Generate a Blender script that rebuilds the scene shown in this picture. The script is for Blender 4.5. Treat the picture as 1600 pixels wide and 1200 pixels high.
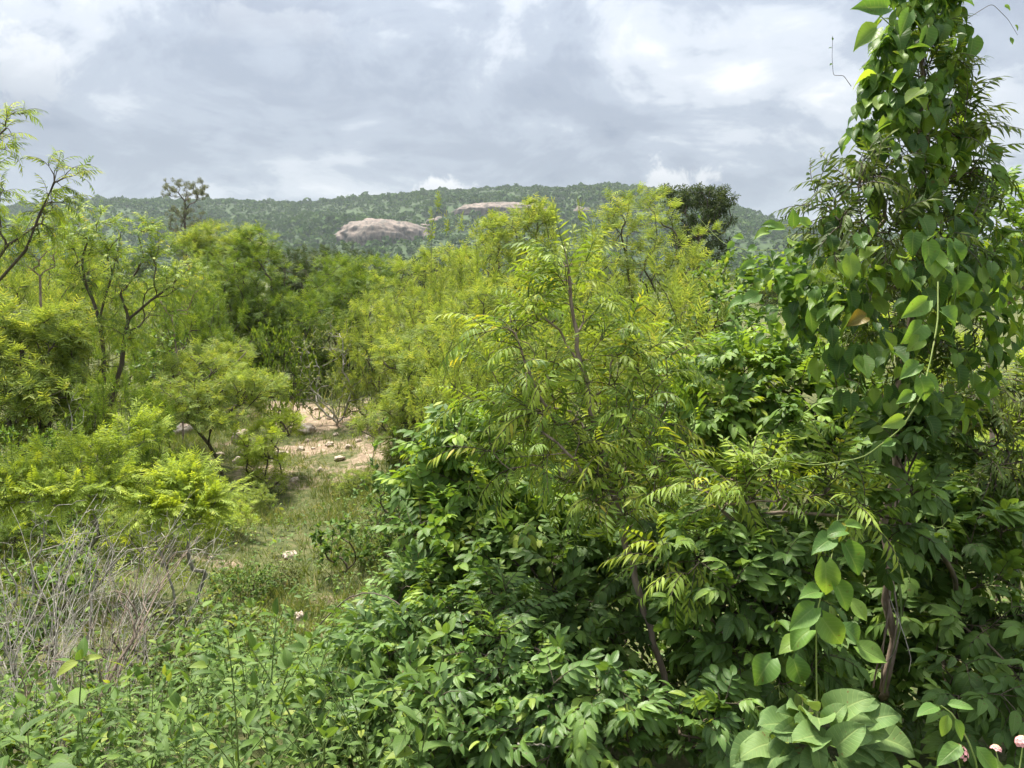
import bpy, math, random
import numpy as np
from mathutils import Vector, Matrix
R = math.radians
sc = bpy.context.scene
for _o in list(bpy.data.objects): bpy.data.objects.remove(_o)
# ------------------------------------------------------------------ camera
FPX = 1208.0                                   # focal length in pixels of the 1600 wide frame
PITCH = R(8.0)
CAM = np.array((0.0, 0.0, 3.0))
FW = np.array((0.0, math.cos(PITCH), -math.sin(PITCH)))
UPV = np.array((0.0, math.sin(PITCH), math.cos(PITCH)))
cd = bpy.data.cameras.new('camera'); cam = bpy.data.objects.new('camera', cd); sc.collection.objects.link(cam)
cd.sensor_width = 36; cd.lens = 36 * FPX / 1600; cd.clip_start = 0.05; cd.clip_end = 8000
cam.location = CAM; cam.rotation_euler = (R(90) - PITCH, 0, 0)
sc.camera = cam
# ------------------------------------------------------------------ sun, sky, exposure
SUN_EL, SUN_AZ = R(66), R(-30)
S = Vector((math.sin(SUN_AZ) * math.cos(SUN_EL), math.cos(SUN_AZ) * math.cos(SUN_EL), math.sin(SUN_EL)))
sl = bpy.data.lights.new('sun', 'SUN'); sl.energy = 5.0; sl.angle = R(10); sl.color = (1.0, 0.95, 0.84)
so = bpy.data.objects.new('sun', sl); sc.collection.objects.link(so)
so.rotation_euler = S.to_track_quat('Z', 'Y').to_euler(); so.location = (0, 0, 30)
sc.view_settings.view_transform = 'Standard'; sc.view_settings.look = 'None'
sc.view_settings.gamma = 1; sc.view_settings.use_curve_mapping = False
sc.view_settings.exposure = 1.15
cy = sc.cycles
cy.max_bounces = 5; cy.diffuse_bounces = 3; cy.glossy_bounces = 2; cy.transmission_bounces = 4; cy.transparent_max_bounces = 4
cy.volume_bounces = 1; cy.caustics_reflective = False; cy.caustics_refractive = False
cy.use_adaptive_sampling = True; cy.adaptive_threshold = 0.025
cy.use_denoising = True; cy.use_light_tree = False
try:
    cy.denoiser = 'OPENIMAGEDENOISE'; cy.denoising_input_passes = 'RGB_ALBEDO_NORMAL'
except Exception: pass

world = bpy.data.worlds.new('World'); sc.world = world; world.use_nodes = True
world.cycles.sampling_method = 'MANUAL'; world.cycles.sample_map_resolution = 256
def build_world():
    nt = world.node_tree; nt.nodes.clear(); N = nt.nodes.new; L = nt.links.new
    out = N('ShaderNodeOutputWorld'); bg = N('ShaderNodeBackground'); L(bg.outputs[0], out.inputs[0])
    tc = N('ShaderNodeTexCoord')
    sky = N('ShaderNodeTexSky'); sky.sky_type = 'NISHITA'; sky.sun_disc = False
    sky.sun_elevation = SUN_EL; sky.sun_rotation = SUN_AZ
    def math_(op, a, b=None, c=None):
        m = N('ShaderNodeMath'); m.operation = op
        for i, v in enumerate((a, b, c)):
            if v is None: continue
            if isinstance(v, (int, float)): m.inputs[i].default_value = v
            else: L(v, m.inputs[i])
        return m.outputs[0]
    sx = N('ShaderNodeSeparateXYZ'); L(tc.outputs['Generated'], sx.inputs[0])
    z = math_('ADD', math_('MAXIMUM', sx.outputs[2], 0.0), 0.42)      # flattened cloud deck overhead
    cx = N('ShaderNodeCombineXYZ')
    L(math_('DIVIDE', sx.outputs[0], z), cx.inputs[0]); L(math_('DIVIDE', sx.outputs[1], z), cx.inputs[1])
    def noise(vec, scale, detail, rough, dist, off, lac=2.0):
        mp = N('ShaderNodeMapping'); mp.inputs['Location'].default_value = off; L(vec, mp.inputs[0])
        n = N('ShaderNodeTexNoise'); n.inputs['Scale'].default_value = scale; n.inputs['Detail'].default_value = detail
        n.inputs['Roughness'].default_value = rough; n.inputs['Distortion'].default_value = dist; L(mp.outputs[0], n.inputs['Vector'])
        return n.outputs['Fac']
    def ramp(fac, stops):
        r = N('ShaderNodeValToRGB'); e = r.color_ramp.elements
        while len(e) < len(stops): e.new(0.5)
        for k, (p, c) in enumerate(stops): e[k].position = p; e[k].color = (*c, 1)
        r.color_ramp.interpolation = 'EASE'; L(fac, r.inputs[0]); return r.outputs[0]
    def mix(f, a, b):
        m = N('ShaderNodeMix'); m.data_type = 'RGBA'
        if isinstance(f, (int, float)): m.inputs[0].default_value = f
        else: L(f, m.inputs[0])
        for i, v in ((6, a), (7, b)):
            if isinstance(v, tuple): m.inputs[i].default_value = (*v, 1)
            else: L(v, m.inputs[i])
        return m.outputs[2]
    n1 = noise(cx.outputs[0], 1.15, 7, 0.5, 0.55, (13.38, 20.38, 3.56))
    n2 = noise(cx.outputs[0], 3.1, 9, 0.6, 0.8, (16.4, 2.32, 4.0))
    n3 = noise(cx.outputs[0], 8.5, 6, 0.55, 0.4, (5.0, 9.0, 1.0))
    f = math_('ADD', math_('ADD', math_('MULTIPLY', n1, 0.50), math_('MULTIPLY', n2, 0.36)), math_('MULTIPLY', n3, 0.14))
    deck = ramp(f, [(0.37, (0.30, 0.35, 0.45)), (0.45, (0.39, 0.445, 0.545)), (0.50, (0.48, 0.54, 0.64)), (0.55, (0.68, 0.73, 0.81)), (0.63, (0.98, 1.0, 1.03))])
    sk = N('ShaderNodeMix'); sk.data_type = 'RGBA'; sk.blend_type = 'MULTIPLY'; sk.inputs[0].default_value = 1
    L(sky.outputs[0], sk.inputs[6]); sk.inputs[7].default_value = (0.08, 0.08, 0.08, 1)
    col = mix(0.94, sk.outputs[2], deck)
    # small heaped clouds low over the hill
    nb = noise(tc.outputs['Generated'], 26, 5, 0.6, 0.3, (1.0, 5.0, 2.0))
    for px, py, rx, rz, k in ((1050, 288, 0.055, 0.034, 1.0), (690, 308, 0.075, 0.026, 1.0), (20, 120, 0.055, 0.05, 0.55), (430, 45, 0.12, 0.026, 0.22)):
        d = FW + (px - 800) / FPX * np.array((1, 0, 0)) + (600 - py) / FPX * UPV; d /= np.linalg.norm(d)
        az, el = math.atan2(d[0], d[1]), d[2]
        a = math_('DIVIDE', math_('SUBTRACT', math_('ARCTAN2', sx.outputs[0], sx.outputs[1]), az), rx)
        e_ = math_('DIVIDE', math_('SUBTRACT', sx.outputs[2], el), rz)
        rr = math_('SQRT', math_('ADD', math_('MULTIPLY', a, a), math_('MULTIPLY', e_, e_)))
        v = math_('SUBTRACT', math_('ADD', 1.0, math_('MULTIPLY', math_('SUBTRACT', nb, 0.5), 2.6)), rr)
        mr = N('ShaderNodeMapRange'); mr.interpolation_type = 'SMOOTHERSTEP'; L(v, mr.inputs[0]); mr.inputs[1].default_value = 0.0; mr.inputs[2].default_value = 0.55; mr.inputs[4].default_value = k
        cm = mix(math_('MINIMUM', math_('MAXIMUM', math_('ADD', math_('MULTIPLY', e_, 0.5), 0.4), 0.0), 1.0), (0.46, 0.51, 0.59), (1.05, 1.06, 1.08))
        col = mix(mr.outputs[0], col, cm)
    # an overcast sky grows brighter evenly from the horizon to the zenith (1 : 3)
    ov = math_('MULTIPLY_ADD', math_('MAXIMUM', sx.outputs[2], 0.0), 2.0 / 1.36, 1.0 / 1.36)
    om = N('ShaderNodeVectorMath'); om.operation = 'SCALE'; L(col, om.inputs[0]); L(ov, om.inputs['Scale'])
    L(om.outputs[0], bg.inputs[0]); bg.inputs[1].default_value = 0.48
build_world()

# ------------------------------------------------------------------ helpers
COL = sc.collection
def W(px, py, depth):                          # a pixel of the photograph at a depth, as a point of the place
    return CAM + depth * (FW + (px - 800) / FPX * np.array((1.0, 0, 0)) + (600 - py) / FPX * UPV)
def proj(p):
    r = np.asarray(p) - CAM; d = r @ FW
    return 800 + FPX * r[..., 0] / d, 600 - FPX * (r @ UPV) / d, d
def smooth(t): t = np.clip(t, 0, 1); return t * t * (3 - 2 * t)
def gz(x, y):                                  # height of the ground: an embankment under the viewer, then nearly flat
    b = 1.5 * (1 - smooth(np.asarray(y) / 7.0))
    bump = 0.10 * np.sin(0.9 * x + 1.3) * np.sin(0.7 * y + 0.4) + 0.05 * np.sin(2.3 * x + 0.5 * y) + 0.04 * np.sin(1.9 * y - 1.1 * x)
    return b + bump * np.clip(np.asarray(y) / 4, 0.2, 1)
def gz1(x, y):
    t = min(1, max(0, y / 7.0)); b = 1.5 * (1 - t * t * (3 - 2 * t))
    bump = 0.10 * math.sin(0.9 * x + 1.3) * math.sin(0.7 * y + 0.4) + 0.05 * math.sin(2.3 * x + 0.5 * y) + 0.04 * math.sin(1.9 * y - 1.1 * x)
    return b + bump * min(1, max(0.2, y / 4))
def gp(px, py):                                # where a pixel's ray meets the ground
    dx = (px - 800) / FPX; v = (600 - py) / FPX; dy = FW[1] + v * UPV[1]; dz = FW[2] + v * UPV[2]; lo, hi = 0.5, 400.0
    for _ in range(44):
        m = (lo + hi) / 2
        if CAM[2] + m * dz > gz1(m * dx, m * dy): lo = m
        else: hi = m
    return np.array((lo * dx, lo * dy, gz1(lo * dx, lo * dy)))
def nrm(v): v = np.asarray(v, float); return v / np.maximum(np.linalg.norm(v, axis=-1, keepdims=True), 1e-9)
def tag(o, label=None, cat=None, group=None, kind=None):
    for k, v in (('label', label), ('category', cat), ('group', group), ('kind', kind)):
        if v: o[k] = v
    return o
def mesh_from(name, v, f, lf=None, mi=None, mats=(), smooth_=True):
    me = bpy.data.meshes.new(name); v = np.asarray(v, np.float32); f = np.asarray(f, np.int32)
    k = f.shape[1]
    me.vertices.add(len(v)); me.vertices.foreach_set('co', v.ravel())
    me.loops.add(f.size); me.loops.foreach_set('vertex_index', f.ravel())
    me.polygons.add(len(f)); me.polygons.foreach_set('loop_start', np.arange(0, f.size, k, dtype=np.int32))
    if smooth_: me.polygons.foreach_set('use_smooth', np.ones(len(f), bool))
    for m in mats: me.materials.append(m)
    if mi is not None: me.polygons.foreach_set('material_index', np.asarray(mi, np.int32))
    if lf is not None:
        a = me.attributes.new('lf', 'FLOAT_VECTOR', 'POINT'); a.data.foreach_set('vector', np.asarray(lf, np.float32).ravel())
    me.update(calc_edges=True)
    return me
def obj(name, data, parent=None, mat=None):
    o = bpy.data.objects.new(name, data); COL.objects.link(o)
    if parent is not None: o.parent = parent
    if mat is not None: o.matrix_basis = mat
    return o
def empty(name, loc):
    o = bpy.data.objects.new(name, None); COL.objects.link(o); o.location = loc; o.empty_display_size = 0.2; return o

# ------------------------------------------------------------------ materials
def new_mat(name):
    m = bpy.data.materials.new(name); m.use_nodes = True; nt = m.node_tree; nt.nodes.clear()
    return m, nt, nt.nodes.new, nt.links.new
def leaf_mat(name, stops, rough=0.45, trans=0.35, vein=0.25, spec=0.3, tboost=(1.3, 1.2, 0.5)):
    """stops: colours a leaf may have, spread over a random number for each leaf"""
    m, nt, N, L = new_mat(name)
    at = N('ShaderNodeAttribute'); at.attribute_name = 'lf'
    sp = N('ShaderNodeSeparateXYZ'); L(at.outputs['Vector'], sp.inputs[0])
    oi = N('ShaderNodeObjectInfo')
    ad = N('ShaderNodeMath'); ad.operation = 'ADD'; L(sp.outputs[2], ad.inputs[0]); L(oi.outputs['Random'], ad.inputs[1])
    fr = N('ShaderNodeMath'); fr.operation = 'FRACT'; L(ad.outputs[0], fr.inputs[0])
    r = N('ShaderNodeValToRGB'); e = r.color_ramp.elements
    while len(e) < len(stops): e.new(0.5)
    for k, (p, c) in enumerate(stops): e[k].position = p; e[k].color = (*c, 1)
    L(fr.outputs[0], r.inputs[0]); col = r.outputs[0]
    # blotches in the blade
    tc = N('ShaderNodeTexCoord'); nz = N('ShaderNodeTexNoise'); nz.inputs['Scale'].default_value = 9; nz.inputs['Detail'].default_value = 1; L(tc.outputs['Object'], nz.inputs['Vector'])
    mr = N('ShaderNodeMapRange'); L(nz.outputs['Fac'], mr.inputs[0]); mr.inputs[1].default_value = 0.3; mr.inputs[2].default_value = 0.7; mr.inputs[3].default_value = 0.78; mr.inputs[4].default_value = 1.2
    mu = N('ShaderNodeMix'); mu.data_type = 'RGBA'; mu.blend_type = 'MULTIPLY'; mu.inputs[0].default_value = 1; L(col, mu.inputs[6]); L(mr.outputs[0], mu.inputs[7]); col = mu.outputs[2]
    if vein:
        # midrib and side veins: u runs across (-1..1), v along the blade
        au = N('ShaderNodeMath'); au.operation = 'ABSOLUTE'; L(sp.outputs[0], au.inputs[0])
        m1 = N('ShaderNodeMapRange'); L(au.outputs[0], m1.inputs[0]); m1.inputs[1].default_value = 0.0; m1.inputs[2].default_value = 0.10; m1.inputs[3].default_value = 1; m1.inputs[4].default_value = 0
        w1 = N('ShaderNodeMath'); w1.operation = 'MULTIPLY_ADD'; L(au.outputs[0], w1.inputs[0]); w1.inputs[1].default_value = -0.22; L(sp.outputs[1], w1.inputs[2])
        w2 = N('ShaderNodeMath'); w2.operation = 'MULTIPLY'; L(w1.outputs[0], w2.inputs[0]); w2.inputs[1].default_value = 9.0
        w3 = N('ShaderNodeMath'); w3.operation = 'PINGPONG'; L(w2.outputs[0], w3.inputs[0]); w3.inputs[1].default_value = 0.5
        m2 = N('ShaderNodeMapRange'); L(w3.outputs[0], m2.inputs[0]); m2.inputs[1].default_value = 0.0; m2.inputs[2].default_value = 0.13; m2.inputs[3].default_value = 0.5; m2.inputs[4].default_value = 0
        mx = N('ShaderNodeMath'); mx.operation = 'MAXIMUM'; L(m1.outputs[0], mx.inputs[0]); L(m2.outputs[0], mx.inputs[1])
        vf = N('ShaderNodeMath'); vf.operation = 'MULTIPLY'; L(mx.outputs[0], vf.inputs[0]); vf.inputs[1].default_value = vein
        vm = N('ShaderNodeMix'); vm.data_type = 'RGBA'; L(vf.outputs[0], vm.inputs[0]); L(col, vm.inputs[6]); vm.inputs[7].default_value = (0.42, 0.5, 0.18, 1); col = vm.outputs[2]
    if vein > 0.15:
        n5 = N('ShaderNodeTexNoise'); n5.inputs['Scale'].default_value = 55; n5.inputs['Detail'].default_value = 2; L(tc.outputs['Object'], n5.inputs['Vector'])
        m5 = N('ShaderNodeMapRange'); L(n5.outputs['Fac'], m5.inputs[0]); m5.inputs[1].default_value = 0.66; m5.inputs[2].default_value = 0.72; m5.inputs[4].default_value = 0.8
        x5 = N('ShaderNodeMix'); x5.data_type = 'RGBA'; L(m5.outputs[0], x5.inputs[0]); L(col, x5.inputs[6]); x5.inputs[7].default_value = (0.16, 0.10, 0.035, 1); col = x5.outputs[2]
    b = N('ShaderNodeBsdfPrincipled'); L(col, b.inputs['Base Color']); b.inputs['Roughness'].default_value = rough
    b.inputs['Specular IOR Level'].default_value = spec
    if vein:
        bp = N('ShaderNodeBump'); bp.inputs['Strength'].default_value = 0.35; bp.inputs['Distance'].default_value = 0.003; bp.invert = True
        L(mx.outputs[0], bp.inputs['Height']); L(bp.outputs[0], b.inputs['Normal'])
    t = N('ShaderNodeBsdfTranslucent')
    tm = N('ShaderNodeMix'); tm.data_type = 'RGBA'; tm.blend_type = 'MULTIPLY'; tm.inputs[0].default_value = 1; L(col, tm.inputs[6]); tm.inputs[7].default_value = (*tboost, 1); L(tm.outputs[2], t.inputs[0])
    ms = N('ShaderNodeMixShader'); ms.inputs[0].default_value = trans; L(b.outputs[0], ms.inputs[1]); L(t.outputs[0], ms.inputs[2])
    o = N('ShaderNodeOutputMaterial'); L(ms.outputs[0], o.inputs[0]); return m
def bark_mat(name, a, b_, scale=30):
    m, nt, N, L = new_mat(name)
    tc = N('ShaderNodeTexCoord'); mp = N('ShaderNodeMapping'); mp.inputs['Scale'].default_value = (1, 1, 0.25); L(tc.outputs['Object'], mp.inputs[0])
    nz = N('ShaderNodeTexNoise'); nz.inputs['Scale'].default_value = scale; nz.inputs['Detail'].default_value = 5; L(mp.outputs[0], nz.inputs['Vector'])
    r = N('ShaderNodeValToRGB'); e = r.color_ramp.elements; e[0].position = 0.35; e[0].color = (*a, 1); e[1].position = 0.68; e[1].color = (*b_, 1); L(nz.outputs['Fac'], r.inputs[0])
    b = N('ShaderNodeBsdfPrincipled'); L(r.outputs[0], b.inputs['Base Color']); b.inputs['Roughness'].default_value = 0.85
    bp = N('ShaderNodeBump'); bp.inputs['Strength'].default_value = 0.6; bp.inputs['Distance'].default_value = 0.01; L(nz.outputs['Fac'], bp.inputs['Height']); L(bp.outputs[0], b.inputs['Normal'])
    o = N('ShaderNodeOutputMaterial'); L(b.outputs[0], o.inputs[0]); return m
def rock_mat(name, a, b_, c, scale):
    m, nt, N, L = new_mat(name)
    tc = N('ShaderNodeTexCoord')
    n1 = N('ShaderNodeTexNoise'); n1.inputs['Scale'].default_value = scale; n1.inputs['Detail'].default_value = 7; n1.inputs['Roughness'].default_value = 0.65; L(tc.outputs['Object'], n1.inputs['Vector'])
    mp = N('ShaderNodeMapping'); mp.inputs['Scale'].default_value = (1, 1, 0.18); L(tc.outputs['Object'], mp.inputs[0])
    n2 = N('ShaderNodeTexNoise'); n2.inputs['Scale'].default_value = scale * 1.6; n2.inputs['Detail'].default_value = 5; L(mp.outputs[0], n2.inputs['Vector'])
    r = N('ShaderNodeValToRGB'); e = r.color_ramp.elements; e[0].position = 0.35; e[0].color = (*a, 1); e[1].position = 0.62; e[1].color = (*b_, 1); L(n1.outputs['Fac'], r.inputs[0])
    mr = N('ShaderNodeMapRange'); L(n2.outputs['Fac'], mr.inputs[0]); mr.inputs[1].default_value = 0.47; mr.inputs[2].default_value = 0.6; mr.inputs[4].default_value = 0.85
    mx = N('ShaderNodeMix'); mx.data_type = 'RGBA'; L(mr.outputs[0], mx.inputs[0]); L(r.outputs[0], mx.inputs[6]); mx.inputs[7].default_value = (*c, 1)
    b = N('ShaderNodeBsdfPrincipled'); L(mx.outputs[2], b.inputs['Base Color']); b.inputs['Roughness'].default_value = 0.9
    bp = N('ShaderNodeBump'); bp.inputs['Strength'].default_value = 0.5; bp.inputs['Distance'].default_value = 0.3 / scale; L(n1.outputs['Fac'], bp.inputs['Height']); L(bp.outputs[0], b.inputs['Normal'])
    o = N('ShaderNodeOutputMaterial'); L(b.outputs[0], o.inputs[0]); return m

M = {}
M['neem'] = leaf_mat('neem_leaf', [(0, (0.105, 0.185, 0.032)), (0.3, (0.18, 0.28, 0.04)), (0.65, (0.275, 0.38, 0.05)), (0.97, (0.38, 0.45, 0.06)), (1, (0.50, 0.42, 0.055))], rough=0.45, trans=0.42, vein=0.12)
M['neem_dark'] = leaf_mat('dark_neem_leaf', [(0, (0.06, 0.105, 0.02)), (0.5, (0.10, 0.155, 0.026)), (1, (0.17, 0.22, 0.035))], rough=0.45, trans=0.38, vein=0.1)
M['bright'] = leaf_mat('bright_pinnate_leaf', [(0, (0.082, 0.165, 0.03)), (0.5, (0.155, 0.27, 0.04)), (0.85, (0.25, 0.38, 0.05)), (1, (0.36, 0.43, 0.06))], rough=0.48, trans=0.4, vein=0.2)
M['glossy'] = leaf_mat('glossy_pinnate_leaf', [(0, (0.07, 0.14, 0.036)), (0.5, (0.118, 0.215, 0.05)), (0.9, (0.18, 0.295, 0.06)), (1, (0.30, 0.39, 0.065))], rough=0.42, trans=0.37, vein=0.22, spec=0.35)
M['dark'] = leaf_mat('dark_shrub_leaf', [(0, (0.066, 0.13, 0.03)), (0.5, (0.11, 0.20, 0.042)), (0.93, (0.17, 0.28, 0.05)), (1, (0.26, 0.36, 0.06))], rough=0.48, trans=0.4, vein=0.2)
M['heart'] = leaf_mat('vine_leaf', [(0, (0.055, 0.12, 0.03)), (0.4, (0.10, 0.20, 0.042)), (0.75, (0.18, 0.305, 0.052)), (1, (0.29, 0.41, 0.065))], rough=0.45, trans=0.48, vein=0.28)
M['heart_young'] = leaf_mat('young_vine_leaf', [(0, (0.12, 0.24, 0.055)), (0.6, (0.18, 0.325, 0.068)), (1, (0.27, 0.41, 0.075))], rough=0.46, trans=0.42, vein=0.3)
M['heart_yellow'] = leaf_mat('withered_leaf', [(0, (0.26, 0.20, 0.03)), (1, (0.22, 0.16, 0.03))], rough=0.5, trans=0.35, vein=0.2)
M['acacia'] = leaf_mat('feathery_leaf', [(0, (0.155, 0.225, 0.055)), (0.45, (0.225, 0.305, 0.07)), (0.85, (0.315, 0.385, 0.088)), (1, (0.41, 0.42, 0.105))], rough=0.6, trans=0.5, vein=0, spec=0.2)
M['acacia_green'] = leaf_mat('green_feathery_leaf', [(0, (0.085, 0.15, 0.026)), (0.5, (0.135, 0.215, 0.034)), (1, (0.21, 0.28, 0.042))], rough=0.6, trans=0.42, vein=0, spec=0.2)
M['lime'] = leaf_mat('lime_feathery_leaf', [(0, (0.235, 0.33, 0.045)), (0.5, (0.33, 0.43, 0.058)), (1, (0.45, 0.52, 0.075))], rough=0.55, trans=0.45, vein=0, spec=0.25)
M['scrub'] = leaf_mat('grey_green_leaf', [(0, (0.13, 0.165, 0.055)), (0.6, (0.19, 0.23, 0.08)), (1, (0.27, 0.30, 0.11))], rough=0.6, trans=0.35, vein=0, spec=0.2)
M['weed'] = leaf_mat('weed_leaf', [(0, (0.075, 0.145, 0.03)), (0.5, (0.118, 0.21, 0.042)), (0.9, (0.185, 0.295, 0.055)), (1, (0.31, 0.37, 0.065))], rough=0.52, trans=0.4, vein=0.2)
M['velvet'] = leaf_mat('velvet_leaf', [(0, (0.11, 0.19, 0.06)), (0.6, (0.15, 0.25, 0.08)), (1, (0.195, 0.295, 0.095))], rough=0.6, trans=0.3, vein=0.35, spec=0.2)
M['far_dark'] = leaf_mat('distant_dark_leaf', [(0, (0.035, 0.062, 0.018)), (0.6, (0.06, 0.09, 0.024)), (1, (0.10, 0.13, 0.035))], rough=0.6, trans=0.28, vein=0, spec=0.2)
M['far_grey'] = leaf_mat('distant_grey_leaf', [(0, (0.11, 0.13, 0.075)), (0.6, (0.16, 0.18, 0.10)), (1, (0.23, 0.24, 0.13))], rough=0.6, trans=0.25, vein=0, spec=0.2)
M['forest'] = leaf_mat('forest_leaf', [(0, (0.024, 0.062, 0.008)), (0.5, (0.037, 0.088, 0.011)), (0.85, (0.054, 0.112, 0.014)), (1, (0.085, 0.145, 0.02))], rough=0.7, trans=0.2, vein=0, spec=0.1)
M['grass'] = leaf_mat('grass_blade', [(0, (0.10, 0.145, 0.04)), (0.5, (0.15, 0.20, 0.05)), (0.8, (0.2, 0.235, 0.075)), (1, (0.36, 0.31, 0.16))], rough=0.6, trans=0.35, vein=0, spec=0.3)
M['bark'] = bark_mat('grey_brown_bark', (0.05, 0.038, 0.028), (0.14, 0.105, 0.08))
M['bark_red'] = bark_mat('red_brown_bark', (0.14, 0.10, 0.075), (0.34, 0.26, 0.20), 40)
M['twig'] = bark_mat('dark_twig', (0.05, 0.04, 0.025), (0.11, 0.085, 0.05))
M['dry'] = bark_mat('dry_grey_twig', (0.17, 0.155, 0.125), (0.40, 0.37, 0.31), 40)
M['stem_green'] = bark_mat('green_stem', (0.09, 0.14, 0.03), (0.18, 0.24, 0.06))
M['stem_pale'] = bark_mat('pale_vine_stem', (0.26, 0.36, 0.09), (0.4, 0.46, 0.16))
M['granite'] = rock_mat('pink_granite', (0.125, 0.092, 0.073), (0.24, 0.185, 0.15), (0.055, 0.05, 0.04), 0.22)
M['stone'] = rock_mat('field_stone', (0.42, 0.33, 0.26), (0.62, 0.53, 0.44), (0.32, 0.23, 0.17), 2.2)

# ------------------------------------------------------------------ leaf templates: (verts, quads, lf, material index)
def blade(L_, Wd, prof, rows=5, cols=(-1, 0, 1), fold=0.25, bend=0.4, sickle=0.0, lobe=0.0, wave=0.0, stalk=0.0, rng=None):
    ts = np.linspace(0, 1, rows + 1); v = []; lf = []
    y = 0.0; z = 0.0; ys = []; zs = []
    for i, t in enumerate(ts):
        if i: a = bend * (t - 0.5 / rows); y += math.cos(a) * L_ / rows; z -= math.sin(a) * L_ / rows
        ys.append(y); zs.append(z)
    ph = rng.uniform(0, 6) if rng is not None else 0
    rnd = 0.0
    for i, t in enumerate(ts):
        w = max(Wd / 2 * prof(t), 0.012 * Wd)
        for c in cols:
            yy = ys[i] - lobe * L_ * abs(c) ** 1.5 * (1 - t) ** 3
            zz = zs[i] + fold * abs(c) ** 1.4 * w + wave * Wd * math.sin(ph + 7 * t + 2 * c) * abs(c)
            v.append((c * w + sickle * L_ * t * t, yy + stalk, zz)); lf.append((c, t, rnd))
    nc = len(cols); f = [(i * nc + j, i * nc + j + 1, (i + 1) * nc + j + 1, (i + 1) * nc + j) for i in range(rows) for j in range(nc - 1)]
    return np.array(v), np.array(f), np.array(lf, float), np.zeros(len(f), int)
def tube_arr(pts, rad, sides=4):
    pts = np.asarray(pts, float); rad = np.asarray(rad, float); n = len(pts)
    tg = nrm(np.gradient(pts, axis=0)); ref = np.where(np.abs(tg[:, 2:3]) > 0.9, np.array([[1.0, 0, 0]]), np.array([[0, 0, 1.0]]))
    x = nrm(np.cross(tg, ref)); yv = np.cross(tg, x)
    a = np.arange(sides) * 2 * math.pi / sides
    v = pts[:, None] + rad[:, None, None] * (np.cos(a)[None, :, None] * x[:, None] + np.sin(a)[None, :, None] * yv[:, None])
    i = np.arange(n - 1)[:, None] * sides; j = np.arange(sides)[None]; j2 = (j + 1) % sides
    f = np.stack([i + j, i + j2, i + sides + j2, i + sides + j], -1).reshape(-1, 4)
    return v.reshape(-1, 3), f
def join(parts):
    V = []; F = []; LF = []; MI = []; o = 0
    for v, f, lf, mi in parts: V.append(v); F.append(f + o); LF.append(lf); MI.append(mi); o += len(v)
    return np.concatenate(V), np.concatenate(F), np.concatenate(LF), np.concatenate(MI)
def stem_part(pts, rad, sides=3, mi=1):
    v, f = tube_arr(pts, rad, sides); lf = np.zeros((len(v), 3)); lf[:, 0] = 1; return v, f, lf, np.full(len(f), mi)
def frame(d, n):
    y = nrm(d); z = nrm(n - (np.sum(n * y, -1, keepdims=True)) * y); x = np.cross(y, z); return np.stack([x, y, z], -1)
def place(tpl, pos, d, n, s, rnd):
    """many copies of one template joined"""
    v, f, lf, mi = tpl; Rm = frame(np.asarray(d, float), np.asarray(n, float)); k = len(pos)
    V = np.einsum('kij,vj->kvi', Rm, v) * np.asarray(s)[:, None, None] + np.asarray(pos)[:, None]
    F = f[None] + (np.arange(k) * len(v))[:, None, None]
    LF = np.repeat(lf[None], k, 0).copy(); LF[:, :, 2] = (LF[:, :, 2] + np.asarray(rnd)[:, None]) % 1.0
    return V.reshape(-1, 3), F.reshape(-1, 4), LF.reshape(-1, 3), np.tile(mi, k)
lance = lambda t: (math.sin(math.pi * min(1, t ** 0.62)) ** 0.9) * (1 - 0.25 * t)
ovate = lambda t: math.sin(math.pi * t ** 0.72) ** 0.75 if t < 1 else 0
roundish = lambda t: math.sin(math.pi * (0.06 + 0.94 * t) ** 0.75) ** 0.6 if t < 1 else 0
heartp = lambda t: [0.30, 0.74, 0.98, 1.0, 0.86, 0.58, 0.28, 0.0][min(7, int(round(t * 7)))]
oblong = lambda t: (0.75 + 0.25 * math.sin(math.pi * t)) if 0 < t < 1 else 0.45
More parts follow.
